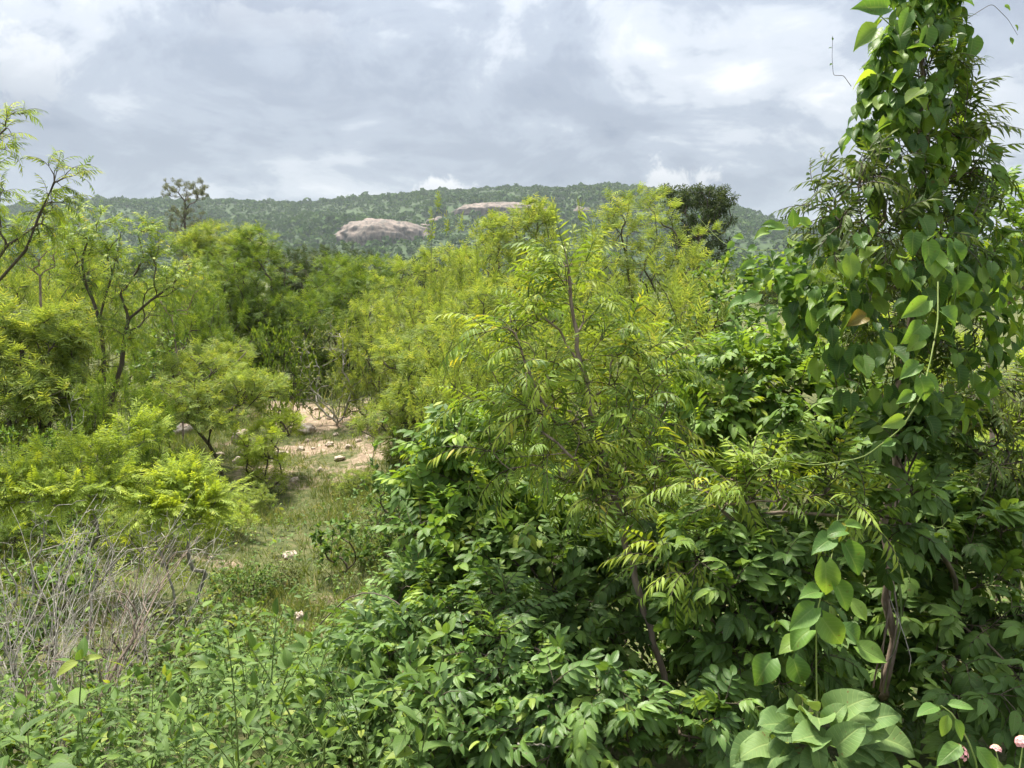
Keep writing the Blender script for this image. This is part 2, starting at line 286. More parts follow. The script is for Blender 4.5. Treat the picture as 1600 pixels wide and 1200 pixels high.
def pinnate(rng, pairs, L_, leaf_fn, ang0=75, ang1=35, droop=0.35, bend=0.7, terminal=True, size_prof=None, rv=0.06, rr=0.0022, start=0.16, mi_stem=1):
    parts = []; n = 5; pts = [np.zeros(3)]
    for i in range(n): a = 0.12 - bend * (i + 0.5) / n; pts.append(pts[-1] + np.array((0, math.cos(a), math.sin(a))) * L_ / n)
    pts = np.array(pts); parts.append(stem_part(pts, np.linspace(rr * 1.5, rr * 0.6, n + 1), 3, mi_stem))
    def at(t):
        k = min(int(t * n), n - 1); return pts[k] + (pts[k + 1] - pts[k]) * (t * n - k), nrm(pts[k + 1] - pts[k])
    for i in range(pairs):
        t = start + (1 - start) * (i + 0.35) / pairs
        sz = (size_prof(t) if size_prof else 1.0)
        for sgn in (-1, 1):
            if rng.random() < 0.03: continue
            tt = min(1, t + rng.uniform(-0.02, 0.02)); p, tg = at(tt)
            a = R(ang0 + (ang1 - ang0) * t + rng.uniform(-9, 9)); sx = np.array((sgn, 0, 0)); upn = np.cross(np.array((1.0, 0, 0)), tg)
            d = math.cos(a) * tg + math.sin(a) * sx - (droop + rng.uniform(-0.15, 0.2)) * np.array((0, 0, 1.0))
            nn = upn + 0.35 * sgn * np.array((1.0, 0, 0)) * droop + rng.uniform(-0.3, 0.3, 3)
            parts.append(place(leaf_fn(rng), [p], [d], [nn], [sz * rng.uniform(0.85, 1.12)], [rng.uniform(-rv, rv)]))
    if terminal:
        p, tg = at(1.0); parts.append(place(leaf_fn(rng), [p], [tg - droop * 0.6 * np.array((0, 0, 1.0))], [np.array((0, 0, 1.0)) + rng.uniform(-0.3, 0.3, 3)], [1.0], [0.0]))
    v, f, lf, mi = join(parts); lf[:, 2] %= 1.0
    return v, f, lf, mi
RG = np.random.default_rng(5)
def neem_leaflet(r): return blade(0.076, 0.0155, lance, 4, (-1, 0, 1), 0.35, r.uniform(0.2, 0.9), sickle=r.uniform(-0.22, 0.22), rng=r)
def broad_leaflet(r): return blade(0.072, 0.034, ovate, 5, (-1, 0, 1), 0.3, r.uniform(0.3, 0.9), wave=0.03, rng=r)
def small_leaflet(r): return blade(0.045, 0.02, ovate, 3, (-1, 0, 1), 0.3, r.uniform(0.1, 0.7), rng=r)
def strip(r): return blade(0.040, 0.0105, oblong, 2, (-1, 0, 1), 0.2, r.uniform(0.1, 0.5), rng=r)
def pinna(r): return blade(0.06, 0.0165, oblong, 1, (-1, 1), 0, 0.3, rng=r)
T = {}
T['neem'] = [pinnate(RG, int(RG.integers(6, 8)), 0.30, neem_leaflet, 72, 32, 0.5, RG.uniform(0.8, 1.5), size_prof=lambda t: 0.75 + 0.5 * math.sin(math.pi * min(1, t)) * 1.0) for _ in range(5)]
T['neem_low'] = [pinnate(RG, 6, 0.30, lambda r: blade(0.085, 0.022, lance, 2, (-1, 1), 0.0, r.uniform(0.2, 0.9), sickle=r.uniform(-0.2, 0.2), rng=r), 72, 32, 0.5, RG.uniform(0.8, 1.5)) for _ in range(4)]
T['bright'] = [pinnate(RG, int(RG.integers(4, 6)), 0.20, broad_leaflet, 75, 40, 0.25, RG.uniform(0.5, 1.0), size_prof=lambda t: 0.85 + 0.35 * t) for _ in range(4)]
T['glossy'] = [pinnate(RG, int(RG.integers(4, 6)), 0.17, lambda r: blade(0.062, 0.025, ovate, 4, (-1, 0, 1), 0.4, r.uniform(0.2, 0.8), wave=0.03, rng=r), 68, 38, 0.3, RG.uniform(0.4, 1.0), size_prof=lambda t: 0.8 + 0.35 * t) for _ in range(4)]
T['broad'] = [pinnate(RG, int(RG.integers(2, 4)), 0.17, lambda r: blade(0.105, 0.047, ovate, 6, (-1, -0.5, 0, 0.5, 1), 0.3, r.uniform(0.3, 0.9), wave=0.03, rng=r), 72, 40, 0.3, RG.uniform(0.5, 1.0), start=0.35) for _ in range(4)]
T['fern'] = [pinnate(RG, 12, 0.21, strip, 80, 50, 0.12, RG.uniform(0.3, 0.9), size_prof=lambda t: 0.55 + 0.6 * math.sin(math.pi * min(1, 0.12 + 0.8 * t)), rr=0.0016) for _ in range(4)]
T['feather'] = [pinnate(RG, 4, 0.13, pinna, 70, 38, 0.15, RG.uniform(0.2, 0.8), terminal=False, rr=0.001, start=0.1)  for _ in range(3)]
for k in range(3):                                                 # the feathery ones are many: keep only the blades
    v, f, lf, mi = T['feather'][k]; f = f[mi == 0]; u = np.unique(f); mp = np.zeros(len(v), int); mp[u] = np.arange(len(u)); T['feather'][k] = (v[u], mp[f], lf[u], np.zeros(len(f), int))
_lo = lambda L_, w, pr, n=2: (lambda r: blade(L_, w, pr, n, (-1, 1), 0.0, r.uniform(0.2, 0.9), rng=r))
LOW = {'neem': [pinnate(RG, 6, 0.30, _lo(0.085, 0.018, lance), 72, 32, 0.5, RG.uniform(0.8, 1.4)) for _ in range(3)],
       'bright': [pinnate(RG, 5, 0.20, _lo(0.075, 0.036, ovate), 75, 40, 0.25, RG.uniform(0.5, 1.0)) for _ in range(3)],
       'glossy': [pinnate(RG, 5, 0.17, _lo(0.065, 0.027, ovate), 68, 38, 0.3, RG.uniform(0.4, 1.0)) for _ in range(3)],
       'broad': [pinnate(RG, 3, 0.17, _lo(0.105, 0.049, ovate, 3), 72, 40, 0.3, RG.uniform(0.5, 1.0), start=0.35) for _ in range(3)],
       'fern': [pinnate(RG, 11, 0.21, _lo(0.044, 0.012, oblong, 1), 80, 50, 0.12, RG.uniform(0.3, 0.9), rr=0.0016) for _ in range(3)]}
T['heart'] = [blade(0.115, RG.uniform(0.068, 0.094), heartp, 7, (-1, -0.55, 0, 0.55, 1), RG.uniform(0.1, 0.75), RG.uniform(0.0, 1.3), lobe=RG.uniform(0.1, 0.2), wave=RG.uniform(0.01, 0.10), sickle=RG.uniform(-0.12, 0.12), rng=RG) for _ in range(12)]
T['lanceweed'] = [blade(0.115, 0.026, lance, 5, (-1, 0, 1), 0.3, RG.uniform(0.3, 1.1), sickle=RG.uniform(-0.1, 0.1), wave=0.03, rng=RG, stalk=0.006) for _ in range(4)]
T['weed'] = [blade(0.095, 0.045, ovate, 6, (-1, -0.5, 0, 0.5, 1), 0.3, RG.uniform(0.3, 1.1), wave=0.04, rng=RG, stalk=0.012) for _ in range(4)]
T['simple'] = [blade(0.06, 0.03, ovate, 3, (-1, 0, 1), 0.3, RG.uniform(0.2, 0.8), rng=RG) for _ in range(4)]
T['velvet'] = [blade(0.145, 0.115, roundish, 7, (-1, -0.6, -0.3, 0, 0.3, 0.6, 1), RG.uniform(0.1, 0.5), RG.uniform(0.3, 1.2), lobe=0.12, wave=RG.uniform(0.05, 0.12), sickle=RG.uniform(-0.08, 0.08), rng=RG) for _ in range(8)]
def leaf_cluster(r, n, size, rad):
    v, f, lf, mi = blade(size, size * 0.5, oblong, 1, (-1, 1), 0, 0.5, rng=r)
    p = r.normal(0, 1, (n, 3)); p = nrm(p) * rad * r.random((n, 1)) ** 0.5
    return place((v, f, lf, mi), p, nrm(p) + r.normal(0, 0.6, (n, 3)) + (0, 0, -0.2), r.normal(0, 0.5, (n, 3)) + (0, 0, 1.0), r.uniform(0.7, 1.2, n), r.uniform(-0.12, 0.12, n))
T['clump'] = [leaf_cluster(RG, 12, 0.075, 0.11) for _ in range(3)]
TRI = {k: sum(len(t[1]) for t in v) / len(v) * 2 for k, v in T.items()}

# ------------------------------------------------------------------ skeletons
def skeleton(rng, base, trunks, targets, step=0.12, w_path=0.3, upb=0.25, cap=6000):
    N = np.zeros((cap, 3)); par = np.full(cap, -1); PL = np.zeros(cap); n = 1; N[0] = base
    def add(p, q):
        nonlocal n
        if n >= cap: return n - 1
        N[n] = p; par[n] = q; PL[n] = PL[q] + np.linalg.norm(p - N[q]); n += 1; return n - 1
    for tr in trunks:
        q = 0 if np.linalg.norm(np.array(tr[0]) - base) < 0.05 else int(np.argmin(np.linalg.norm(N[:n] - np.array(tr[0]), axis=1)))
        prev = np.array(N[q])
        for p in tr:
            p = np.array(p, float); d = np.linalg.norm(p - prev); k = max(1, int(d / step))
            if d < 0.01: continue
            for i in range(1, k + 1): q = add(prev + (p - prev) * i / k + rng.normal(0, 0.06 * step, 3) * (i < k), q)
            prev = p
    tips = []
    for t in targets[np.argsort(np.linalg.norm(targets - base, axis=1))]:
        d = t - N[:n]; dist = np.linalg.norm(d, axis=1) + 1e-6
        cost = dist * (1 + 0.7 * np.maximum(0, -d[:, 2] / dist)) + w_path * PL[:n]
        q = int(np.argmin(cost)); D = dist[q]; p0 = N[q].copy()
        tg = nrm(p0 - N[par[q]]) if par[q] >= 0 else np.array((0, 0, 1.0))
        c = p0 + (tg * 0.35 + np.array((0, 0, upb))) * D * 0.6 + rng.normal(0, 0.05, 3) * D
        k = max(2, int(D / step))
        for i in range(1, k + 1):
            s = i / k; q = add((1 - s) ** 2 * p0 + 2 * s * (1 - s) * c + s * s * t, q)
        tips.append(q)
    return N[:n], par[:n], tips
def wood(N, par, rtip, rmax, power=0.5):
    n = len(N); kids = [[] for _ in range(n)]; cnt = np.zeros(n)
    for i in range(1, n): kids[par[i]].append(i)
    for i in range(n - 1, 0, -1):
        if not kids[i]: cnt[i] = 1
        cnt[par[i]] += cnt[i]
    rad = np.minimum(rtip * np.maximum(cnt, 1) ** power, rmax)
    chains = []; starts = [(0, None)]
    while starts:
        s, p = starts.pop(); ch = ([p] if p is not None else []) + [s]; c = s
        while kids[c]:
            ks = sorted(kids[c], key=lambda i: -cnt[i]); starts += [(k, c) for k in ks[1:]]; c = ks[0]; ch.append(c)
        if len(ch) > 1:
            r = rad[ch].copy()
            if p is not None: r[0] = min(r[0], r[1] * 1.15)
            r[-1] *= 0.5; chains.append((N[ch], r))
    return chains, cnt
def chains_mesh(name, chains, mat, origin, sides=5):
    V = []; F = []; o = 0
    for p, r in chains:
        v, f = tube_arr(p, r, sides if r.max() > 0.006 else 3); V.append(v); F.append(f + o); o += len(v)
    return mesh_from(name, np.concatenate(V) - origin, np.concatenate(F), mats=[mat])
def blob_targets(rng, blobs, n, shell=0.35):
    out = []; w = np.array([b[2] for b in blobs]); w = w / w.sum()
    for (c, r, _), k in zip(blobs, np.maximum(1, np.round(w * n).astype(int))):
        d = nrm(rng.normal(0, 1, (k, 3))); rr = (shell ** 3 + (1 - shell ** 3) * rng.random((k, 1))) ** (1 / 3)
        lump = 1 + 0.2 * np.sin(d[:, :1] * 5 + c[0] * 3) * np.sin(d[:, 2:3] * 6 + c[1] * 2) + 0.12 * np.minimum(rng.normal(0, 1, (k, 1)) ** 2, 1.8) * (d[:, 2:3] > 0)
        out.append(c + d * rr * r * lump)
    t = np.concatenate(out); g = gz(t[:, 0], t[:, 1]) + 0.08; t[:, 2] = np.maximum(t[:, 2], g + 0.1 * rng.random(len(t))); return t
# species: how leaves sit on the twigs
SP = {
 'neem':   dict(t='neem', m='neem', wood='bark_red', per=1.0, lc=2, tipn=4, out=0.9, up=0.35, spread=0.7, nup=1.0, s=(0.8, 1.15), rtip=0.0035),
 'neem_dark': dict(t='neem', m='neem_dark', wood='bark', per=1.1, lc=2, tipn=4, out=0.8, up=0.0, spread=0.8, nup=0.8, s=(0.75, 1.1), rtip=0.0035),
 'bright': dict(t='bright', m='bright', wood='twig', per=1.0, lc=2, tipn=4, out=0.8, up=0.3, spread=0.8, nup=1.2, s=(0.8, 1.2), rtip=0.003),
 'glossy': dict(t='glossy', m='glossy', wood='twig', per=1.0, lc=2, tipn=4, out=0.8, up=0.3, spread=0.8, nup=1.0, s=(0.8, 1.2), rtip=0.003),
 'broad':  dict(t='broad', m='dark', wood='twig', per=0.8, lc=2, tipn=3, out=0.8, up=0.2, spread=0.8, nup=1.2, s=(0.75, 1.15), rtip=0.003),
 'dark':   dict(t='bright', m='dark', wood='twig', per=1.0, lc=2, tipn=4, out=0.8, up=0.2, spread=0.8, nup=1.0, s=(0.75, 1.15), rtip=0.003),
 'fern':   dict(t='fern', m='lime', wood='dry', per=1.3, lc=3, tipn=6, out=0.9, up=0.25, spread=0.8, nup=1.6, s=(0.75, 1.2), rtip=0.0035),
 'acacia': dict(t='feather', m='acacia', wood='twig', per=2.6, lc=3, tipn=9, out=0.7, up=0.3, spread=0.9, nup=1.2, s=(1.0, 1.7), rtip=0.006),
 'acacia_green': dict(t='feather', m='acacia_green', wood='twig', per=2.6, lc=3, tipn=9, out=0.7, up=0.2, spread=0.9, nup=1.2, s=(1.0, 1.8), rtip=0.006),
 'scrub':  dict(t='simple', m='scrub', wood='dry', per=2.6, lc=3, tipn=6, out=0.7, up=0.3, spread=1.0, nup=0.8, s=(0.5, 0.95), rtip=0.004),
 'leafy':  dict(t='simple', m='weed', wood='twig', per=2.4, lc=3, tipn=6, out=0.7, up=0.2, spread=1.0, nup=1.0, s=(0.8, 1.3), rtip=0.003),
 'far':    dict(t='clump', m='far_dark', wood='bark', per=1.5, lc=3, tipn=5, out=0.5, up=0.2, spread=1.0, nup=0.8, s=(1.4, 2.4), rtip=0.01),
 'far_grey': dict(t='clump', m='far_grey', wood='bark', per=1.2, lc=2, tipn=4, out=0.5, up=0.2, spread=1.0, nup=0.8, s=(1.2, 2.2), rtip=0.012),
}
LEAFMESH = {}
def leaf_meshes(sp, t=None, m=None):
    key = (t or sp['t'], m or sp['m'])
    if key not in LEAFMESH:
        LEAFMESH[key] = [mesh_from('leaf', v, f, lf, mi, [M[key[1]], M[sp['wood'] if sp['wood'] != 'dry' else 'stem_green']]) for v, f, lf, mi in T[key[0]]]
    return LEAFMESH[key]
def put_leaves(rng, root, origin, sp, pos, d, n, s, nobj, part='leaf', rest='foliage'):
    tpls = T[sp['t']]; k = len(pos); var = rng.integers(0, len(tpls), k)
    px, py, dep = proj(pos); inside = (px > -40) & (px < 1640) & (py > -40) & (py < 1260)
    score = dep + np.where(inside, 0, 50); order = np.argsort(score); solo = set(order[:nobj].tolist()) if nobj else set()
    if solo:
        mm = leaf_meshes(sp); Rm = frame(d, n)
        for i in solo:
            A = Matrix(Rm[i] * s[i]).to_4x4(); A.translation = Vector(pos[i] - origin)
            obj(part, mm[var[i]], root, A)
    left = np.array([i for i in range(k) if i not in solo], int)
    if len(left):
        ps = []; tpls = LOW.get(sp['t'], tpls); var = var % len(tpls)
        for q in range(len(tpls)):
            ix = left[var[left] == q]
            if len(ix): ps.append(place(tpls[q], pos[ix], d[ix], n[ix], s[ix], rng.random(len(ix))))
        v, f, lf, mi = join(ps)
        tag(obj(rest, mesh_from(rest, v - origin, f, lf, mi, [M[sp['m']], M['stem_green']]), root), kind='stuff')
def plant(name, label, cat, species, blobs, base, n, seed, nobj=0, trunks=(), group=None, shell=0.35, step=None, rmax=0.05, scale=1.0, w_path=0.3, upb=0.25, over=None, skirt=0.0):
    """blobs: (px, py, rx_px, ry_px, depth[, depth radius m]) give the crown; base: (px, depth)"""
    rng = np.random.default_rng(seed); sp = dict(SP[species]); sp.update(over or {})
    bl = []
    for b in blobs:
        px, py, rx, ry, dep = b[:5]; k = dep / FPX; rd = b[5] if len(b) > 5 else 0.5 * (rx + ry) * k
        bl.append((W(px, py, dep), np.array((rx * k, rd, ry * k)), rx * ry * k * k))
    if len(base) == 2:
        p = W(base[0], 600, base[1]); p[2] = gz(p[0], p[1])
    else: p = np.array(base, float)
    base = p
    if skirt:                                  # foliage down to the ground
        cs = np.array([b[0] for b in bl]); rs = np.array([b[1] for b in bl]); lo = (cs - rs).min(0); hi = (cs + rs).max(0); g = gz(base[0], base[1])
        top = max(lo[2], g + 0.3) + 0.35 * (hi[2] - lo[2]); wx = (hi[0] - lo[0]) / 2 * 0.85
        bl.append((np.array(((lo[0] + hi[0]) / 2, base[1], (g + top) / 2)), np.array((wx, wx * 0.7, (top - g) / 2)), skirt * sum(b[2] for b in bl)))
    tg = blob_targets(rng, bl, n, shell)
    trs = [[W(*q) for q in tr] for tr in trunks]
    dep = np.linalg.norm(base[:2]); step = step or max(0.07, min(0.35, dep * 0.02))
    N, par, tips = skeleton(rng, base, trs, tg, step, w_path, upb)
    chains, cnt = wood(N, par, sp['rtip'], rmax)
    root = tag(empty(name, base), label, cat, group)
    obj('trunk' if cat == 'tree' else 'stems', chains_mesh('stems', chains, M[sp['wood']], base), root)
    # leaf sites
    cen = np.mean([b[0] for b in bl], axis=0); idx = np.where((cnt <= sp['lc']) & (par >= 0))[0]
    tipset = np.zeros(len(N), bool); tipset[tips] = True
    reps = np.where(tipset[idx], sp['tipn'], (rng.random(len(idx)) < sp['per'] % 1).astype(int) + int(sp['per']))
    ii = np.repeat(idx, reps); k = len(ii)
    tan = nrm(N[ii] - N[par[ii]]); od = nrm(N[ii] - cen + rng.normal(0, 0.15, (k, 3)))
    rad = rng.normal(0, 1, (k, 3)); rad = nrm(rad - np.sum(rad * tan, -1, keepdims=True) * tan)
    d = tan * 0.5 + rad * sp['spread'] + od * sp['out'] * 0.5; d[:, 2] += sp['up']; d = nrm(d)
    nn = np.zeros((k, 3)); nn[:, 2] = sp['nup']; nn += rng.normal(0, 0.35, (k, 3)) + od * 0.35
    pos = N[ii] + (N[par[ii]] - N[ii]) * rng.random((k, 1)) * np.where(tipset[ii], 0.15, 1)[:, None]
    s = rng.uniform(sp['s'][0], sp['s'][1], k) * scale
    put_leaves(rng, root, base, sp, pos, d, nn, s, nobj, rest='crown' if cat == 'tree' else 'foliage')
    STATS.append((label[:40], k, int(k * TRI[sp['t']])))
    return root
STATS = []
# ------------------------------------------------------------------ the ground
def ground_mat():
    m, nt, N, L = new_mat('scrubland_soil')
    at = N('ShaderNodeAttribute'); at.attribute_name = 'soil'
    ge = N('ShaderNodeNewGeometry')
    def noise(s, d, r=0.6):
        n = N('ShaderNodeTexNoise'); n.inputs['Scale'].default_value = s; n.inputs['Detail'].default_value = d; n.inputs['Roughness'].default_value = r; L(ge.outputs['Position'], n.inputs['Vector']); return n.outputs['Fac']
    def ramp(f, stops):
        r = N('ShaderNodeValToRGB'); e = r.color_ramp.elements
        while len(e) < len(stops): e.new(0.5)
        for k, (p, c) in enumerate(stops): e[k].position = p; e[k].color = (*c, 1)
        L(f, r.inputs[0]); return r.outputs[0]
    n1, n2, n3 = noise(1.3, 8, 0.7), noise(9, 6), noise(60, 4)
    sand = ramp(n2, [(0.3, (0.19, 0.14, 0.095)), (0.5, (0.32, 0.24, 0.17)), (0.7, (0.44, 0.35, 0.26))])
    turf = ramp(n2, [(0.3, (0.055, 0.07, 0.025)), (0.5, (0.10, 0.115, 0.04)), (0.68, (0.17, 0.155, 0.075)), (0.8, (0.24, 0.19, 0.12))])
    ad = N('ShaderNodeMath'); ad.operation = 'ADD'; L(at.outputs['Fac'], ad.inputs[0])
    s1 = N('ShaderNodeMath'); s1.operation = 'MULTIPLY_ADD'; L(n1, s1.inputs[0]); s1.inputs[1].default_value = 2.6; s1.inputs[2].default_value = -1.38; L(s1.outputs[0], ad.inputs[1])
    mr = N('ShaderNodeMapRange'); mr.interpolation_type = 'SMOOTHSTEP'; L(ad.outputs[0], mr.inputs[0]); mr.inputs[1].default_value = 0.25; mr.inputs[2].default_value = 0.6
    mx = N('ShaderNodeMix'); mx.data_type = 'RGBA'; L(mr.outputs[0], mx.inputs[0]); L(turf, mx.inputs[6]); L(sand, mx.inputs[7])
    b = N('ShaderNodeBsdfPrincipled'); L(mx.outputs[2], b.inputs['Base Color']); b.inputs['Roughness'].default_value = 0.95; b.inputs['Specular IOR Level'].default_value = 0.2
    hs = N('ShaderNodeMath'); hs.operation = 'ADD'; L(n2, hs.inputs[0]); L(n3, hs.inputs[1])
    bp = N('ShaderNodeBump'); bp.inputs['Strength'].default_value = 0.8; bp.inputs['Distance'].default_value = 0.04; L(hs.outputs[0], bp.inputs['Height']); L(bp.outputs[0], b.inputs['Normal'])
    o = N('ShaderNodeOutputMaterial'); L(b.outputs[0], o.inputs[0]); return m
SAND = [(530, 650, 1.8, 2.0, 1.0), (455, 640, 1.0, 1.6, 0.8), (590, 690, 1.0, 1.0, 0.8), (490, 705, 1.3, 1.1, 0.75), (430, 745, 0.9, 0.7, 0.65), (318, 876, 0.5, 0.22, 0.75), (560, 720, 0.8, 0.8, 0.7), (585, 800, 0.5, 0.6, 0.4), (545, 930, 0.4, 0.35, 0.4), (475, 975, 0.3, 0.25, 0.5)]
def soil_at(x, y):
    s = np.zeros(np.broadcast(x, y).shape)
    for px, py, rx, ry, k in SAND_G:
        s = np.maximum(s, k * np.exp(-(((x - px) / rx) ** 2 + ((y - py) / ry) ** 2)))
    return s
SAND_G = [(*gp(a, b)[:2], rx, ry, k) for a, b, rx, ry, k in SAND]
def build_ground():
    far = np.cumsum(0.2 * 1.19 ** np.arange(1, 41)); far = far[far < 1500]
    nx = np.arange(-13, 9.01, 0.16); xs = np.concatenate([(-13 - far)[::-1], nx, nx[-1] + far])
    ny = np.arange(-1, 28, 0.16); back = np.array([-40, -20, -10, -5, -2.5]); ys = np.concatenate([back, ny, ny[-1] + far])
    X, Y = np.meshgrid(xs, ys); Z = gz(X, Y)
    near = (np.abs(X) < 14) & (Y < 30)
    Z = Z + np.where(near, 0.02 * np.sin(7.1 * X + 2 * np.sin(3 * Y)) * np.sin(6.3 * Y + 1.7 * np.sin(2.7 * X)), 0)
    v = np.stack([X, Y, Z], -1).reshape(-1, 3); nxn = len(xs)
    i = np.arange(len(ys) - 1)[:, None] * nxn + np.arange(nxn - 1)[None]
    f = np.stack([i, i + 1, i + nxn + 1, i + nxn], -1).reshape(-1, 4)
    me = mesh_from('ground', v, f, mats=[ground_mat()])
    a = me.attributes.new('soil', 'FLOAT', 'POINT'); a.data.foreach_set('value', soil_at(X, Y).ravel().astype(np.float32))
    tag(obj('ground', me), 'grassy scrubland ground with bare sandy patches', kind='structure')
build_ground()

# ------------------------------------------------------------------ the hill, its wood and its bare rock
RIDGE = [(-900, 372), (-400, 345), (0, 326), (130, 318), (250, 316), (400, 320), (500, 320), (560, 314), (620, 308), (700, 299), (800, 295), (880, 297), (950, 291), (1000, 298), (1060, 308), (1150, 326), (1200, 344), (1260, 358), (1400, 373), (1700, 393), (2300, 412)]
YR, YB = 850.0, 400.0
_rx = [W(p, q, YR)[0] for p, q in RIDGE]; _rz = [W(p, q, YR)[2] * YR / W(p, q, YR)[1] for p, q in RIDGE]
def hz(x, y):
    x = np.asarray(x, float); y = np.asarray(y, float)
    zr = np.interp(x * YR / np.clip(y, 300, YR), _rx, _rz); t = (y - YB) / (YR - YB)
    front = np.sin(np.clip(t, 0, 1) * math.pi / 2) ** 1.15 * y / YR
    prof = np.where(t <= 1, front, np.maximum(0, 1 - ((t - 1) * 0.9) ** 2))
    bump = 5.0 * np.sin(x / 61 + 1.2 * np.sin(y / 83)) * np.sin(y / 57 + 0.7) + 2.4 * np.sin(x / 23 + y / 31) + 1.3 * np.sin(x / 11 - y / 14)
    return zr * prof + bump * np.clip(t * 4, 0, 1) * np.clip(1.15 - np.abs(t - 0.5) * 1.7, 0.25, 1) - 0.5
def hp(px, py):
    ds = np.linspace(380, 1000, 1500); P = np.stack([W(px, py, d) for d in ds]); h = hz(P[:, 0], P[:, 1]); k = np.argmax(h > P[:, 2]); return P[k] if (h > P[:, 2]).any() else P[-1]
def build_hill():
    xs = np.linspace(-1150, 1150, 150); ys = np.linspace(395, 1250, 100); X, Y = np.meshgrid(xs, ys); Z = hz(X, Y)
    v = np.stack([X, Y, Z], -1).reshape(-1, 3); n = len(xs); i = np.arange(len(ys) - 1)[:, None] * n + np.arange(n - 1)[None]
    f = np.stack([i, i + 1, i + n + 1, i + n], -1).reshape(-1, 4)
    m, nt, N, L = new_mat('hillside_undergrowth')
    ge = N('ShaderNodeNewGeometry'); nz = N('ShaderNodeTexNoise'); nz.inputs['Scale'].default_value = 0.05; nz.inputs['Detail'].default_value = 8; nz.inputs['Roughness'].default_value = 0.7; L(ge.outputs['Position'], nz.inputs['Vector'])
    r = N('ShaderNodeValToRGB'); e = r.color_ramp.elements; e[0].position = 0.35; e[0].color = (0.022, 0.048, 0.009, 1); e[1].position = 0.7; e[1].color = (0.045, 0.08, 0.015, 1); L(nz.outputs['Fac'], r.inputs[0])
    b = N('ShaderNodeBsdfPrincipled'); L(r.outputs[0], b.inputs['Base Color']); b.inputs['Roughness'].default_value = 1
    o = N('ShaderNodeOutputMaterial'); L(b.outputs[0], o.inputs[0])
    tag(obj('hill', mesh_from('hill', v, f, mats=[m])), 'long wooded hill closing the view', kind='structure')
build_hill()
ROCKS = [  # px, py of the foot, half width px, height px, depth radius m, name bits
 (592, 378, 80, 35, 26, 'rounded pink granite dome low on the wooded hillside', 1),
 (786, 336, 84, 22, 34, 'long flat granite slab high on the hill below its crest', 2),
 (682, 352, 15, 12, 7, 'small pale boulder right of the granite dome', 3),
 (664, 358, 9, 9, 5, 'tiny pale rock touching the right end of the granite dome', 8),
 (912, 337, 15, 14, 8, 'boulder outcrop on the hill right of the long slab', 4),
 (412, 389, 20, 9, 7, 'low pale rock ledge at the hill foot left of the dome', 6)]
FOOT = []
def rock_mesh(seed, rx, ry, rz, sub=4, flat=0.5, noise=0.22):
    import bmesh
    from mathutils import noise as mn
    bm = bmesh.new(); bmesh.ops.create_icosphere(bm, subdivisions=sub, radius=1)
    for v in bm.verts:
        p = v.co.copy(); q = Vector((p.x * 1.3 + seed * 7.3, p.y * 1.3, p.z * 1.3))
        k = 1 + noise * mn.noise(q * 1.2) + noise * 0.55 * mn.noise(q * 3.1) + noise * 0.4 * mn.noise(q * 7) + noise * 0.2 * mn.noise(q * 17)
        if flat and p.z > 0: p.z = p.z ** (1 - flat * 0.35) if p.z < 1 else p.z
        v.co = Vector((p.x * rx * k, p.y * ry * k, p.z * rz * k))
    me = bpy.data.meshes.new('rock'); bm.to_mesh(me); bm.free()
    me.polygons.foreach_set('use_smooth', np.ones(len(me.polygons), bool)); return me
for px, py, hw, hh, dr, lab, sd in ROCKS:
    p = hp(px, py); k = np.linalg.norm(p - CAM) / FPX; p2 = p + np.array((0, dr * 0.8, 0))
    me = rock_mesh(sd, hw * k, dr, hh * k * 1.05, 5 if hw > 40 else 3, noise=0.14 if hw > 40 else 0.4); me.materials.append(M['granite'])
    tag(obj('rock_outcrop', me, mat=Matrix.Translation(p2)), lab, 'rock', 'bare rock on the hill'); FOOT.append((p2[0], p2[1], hw * k, dr, p[1]))
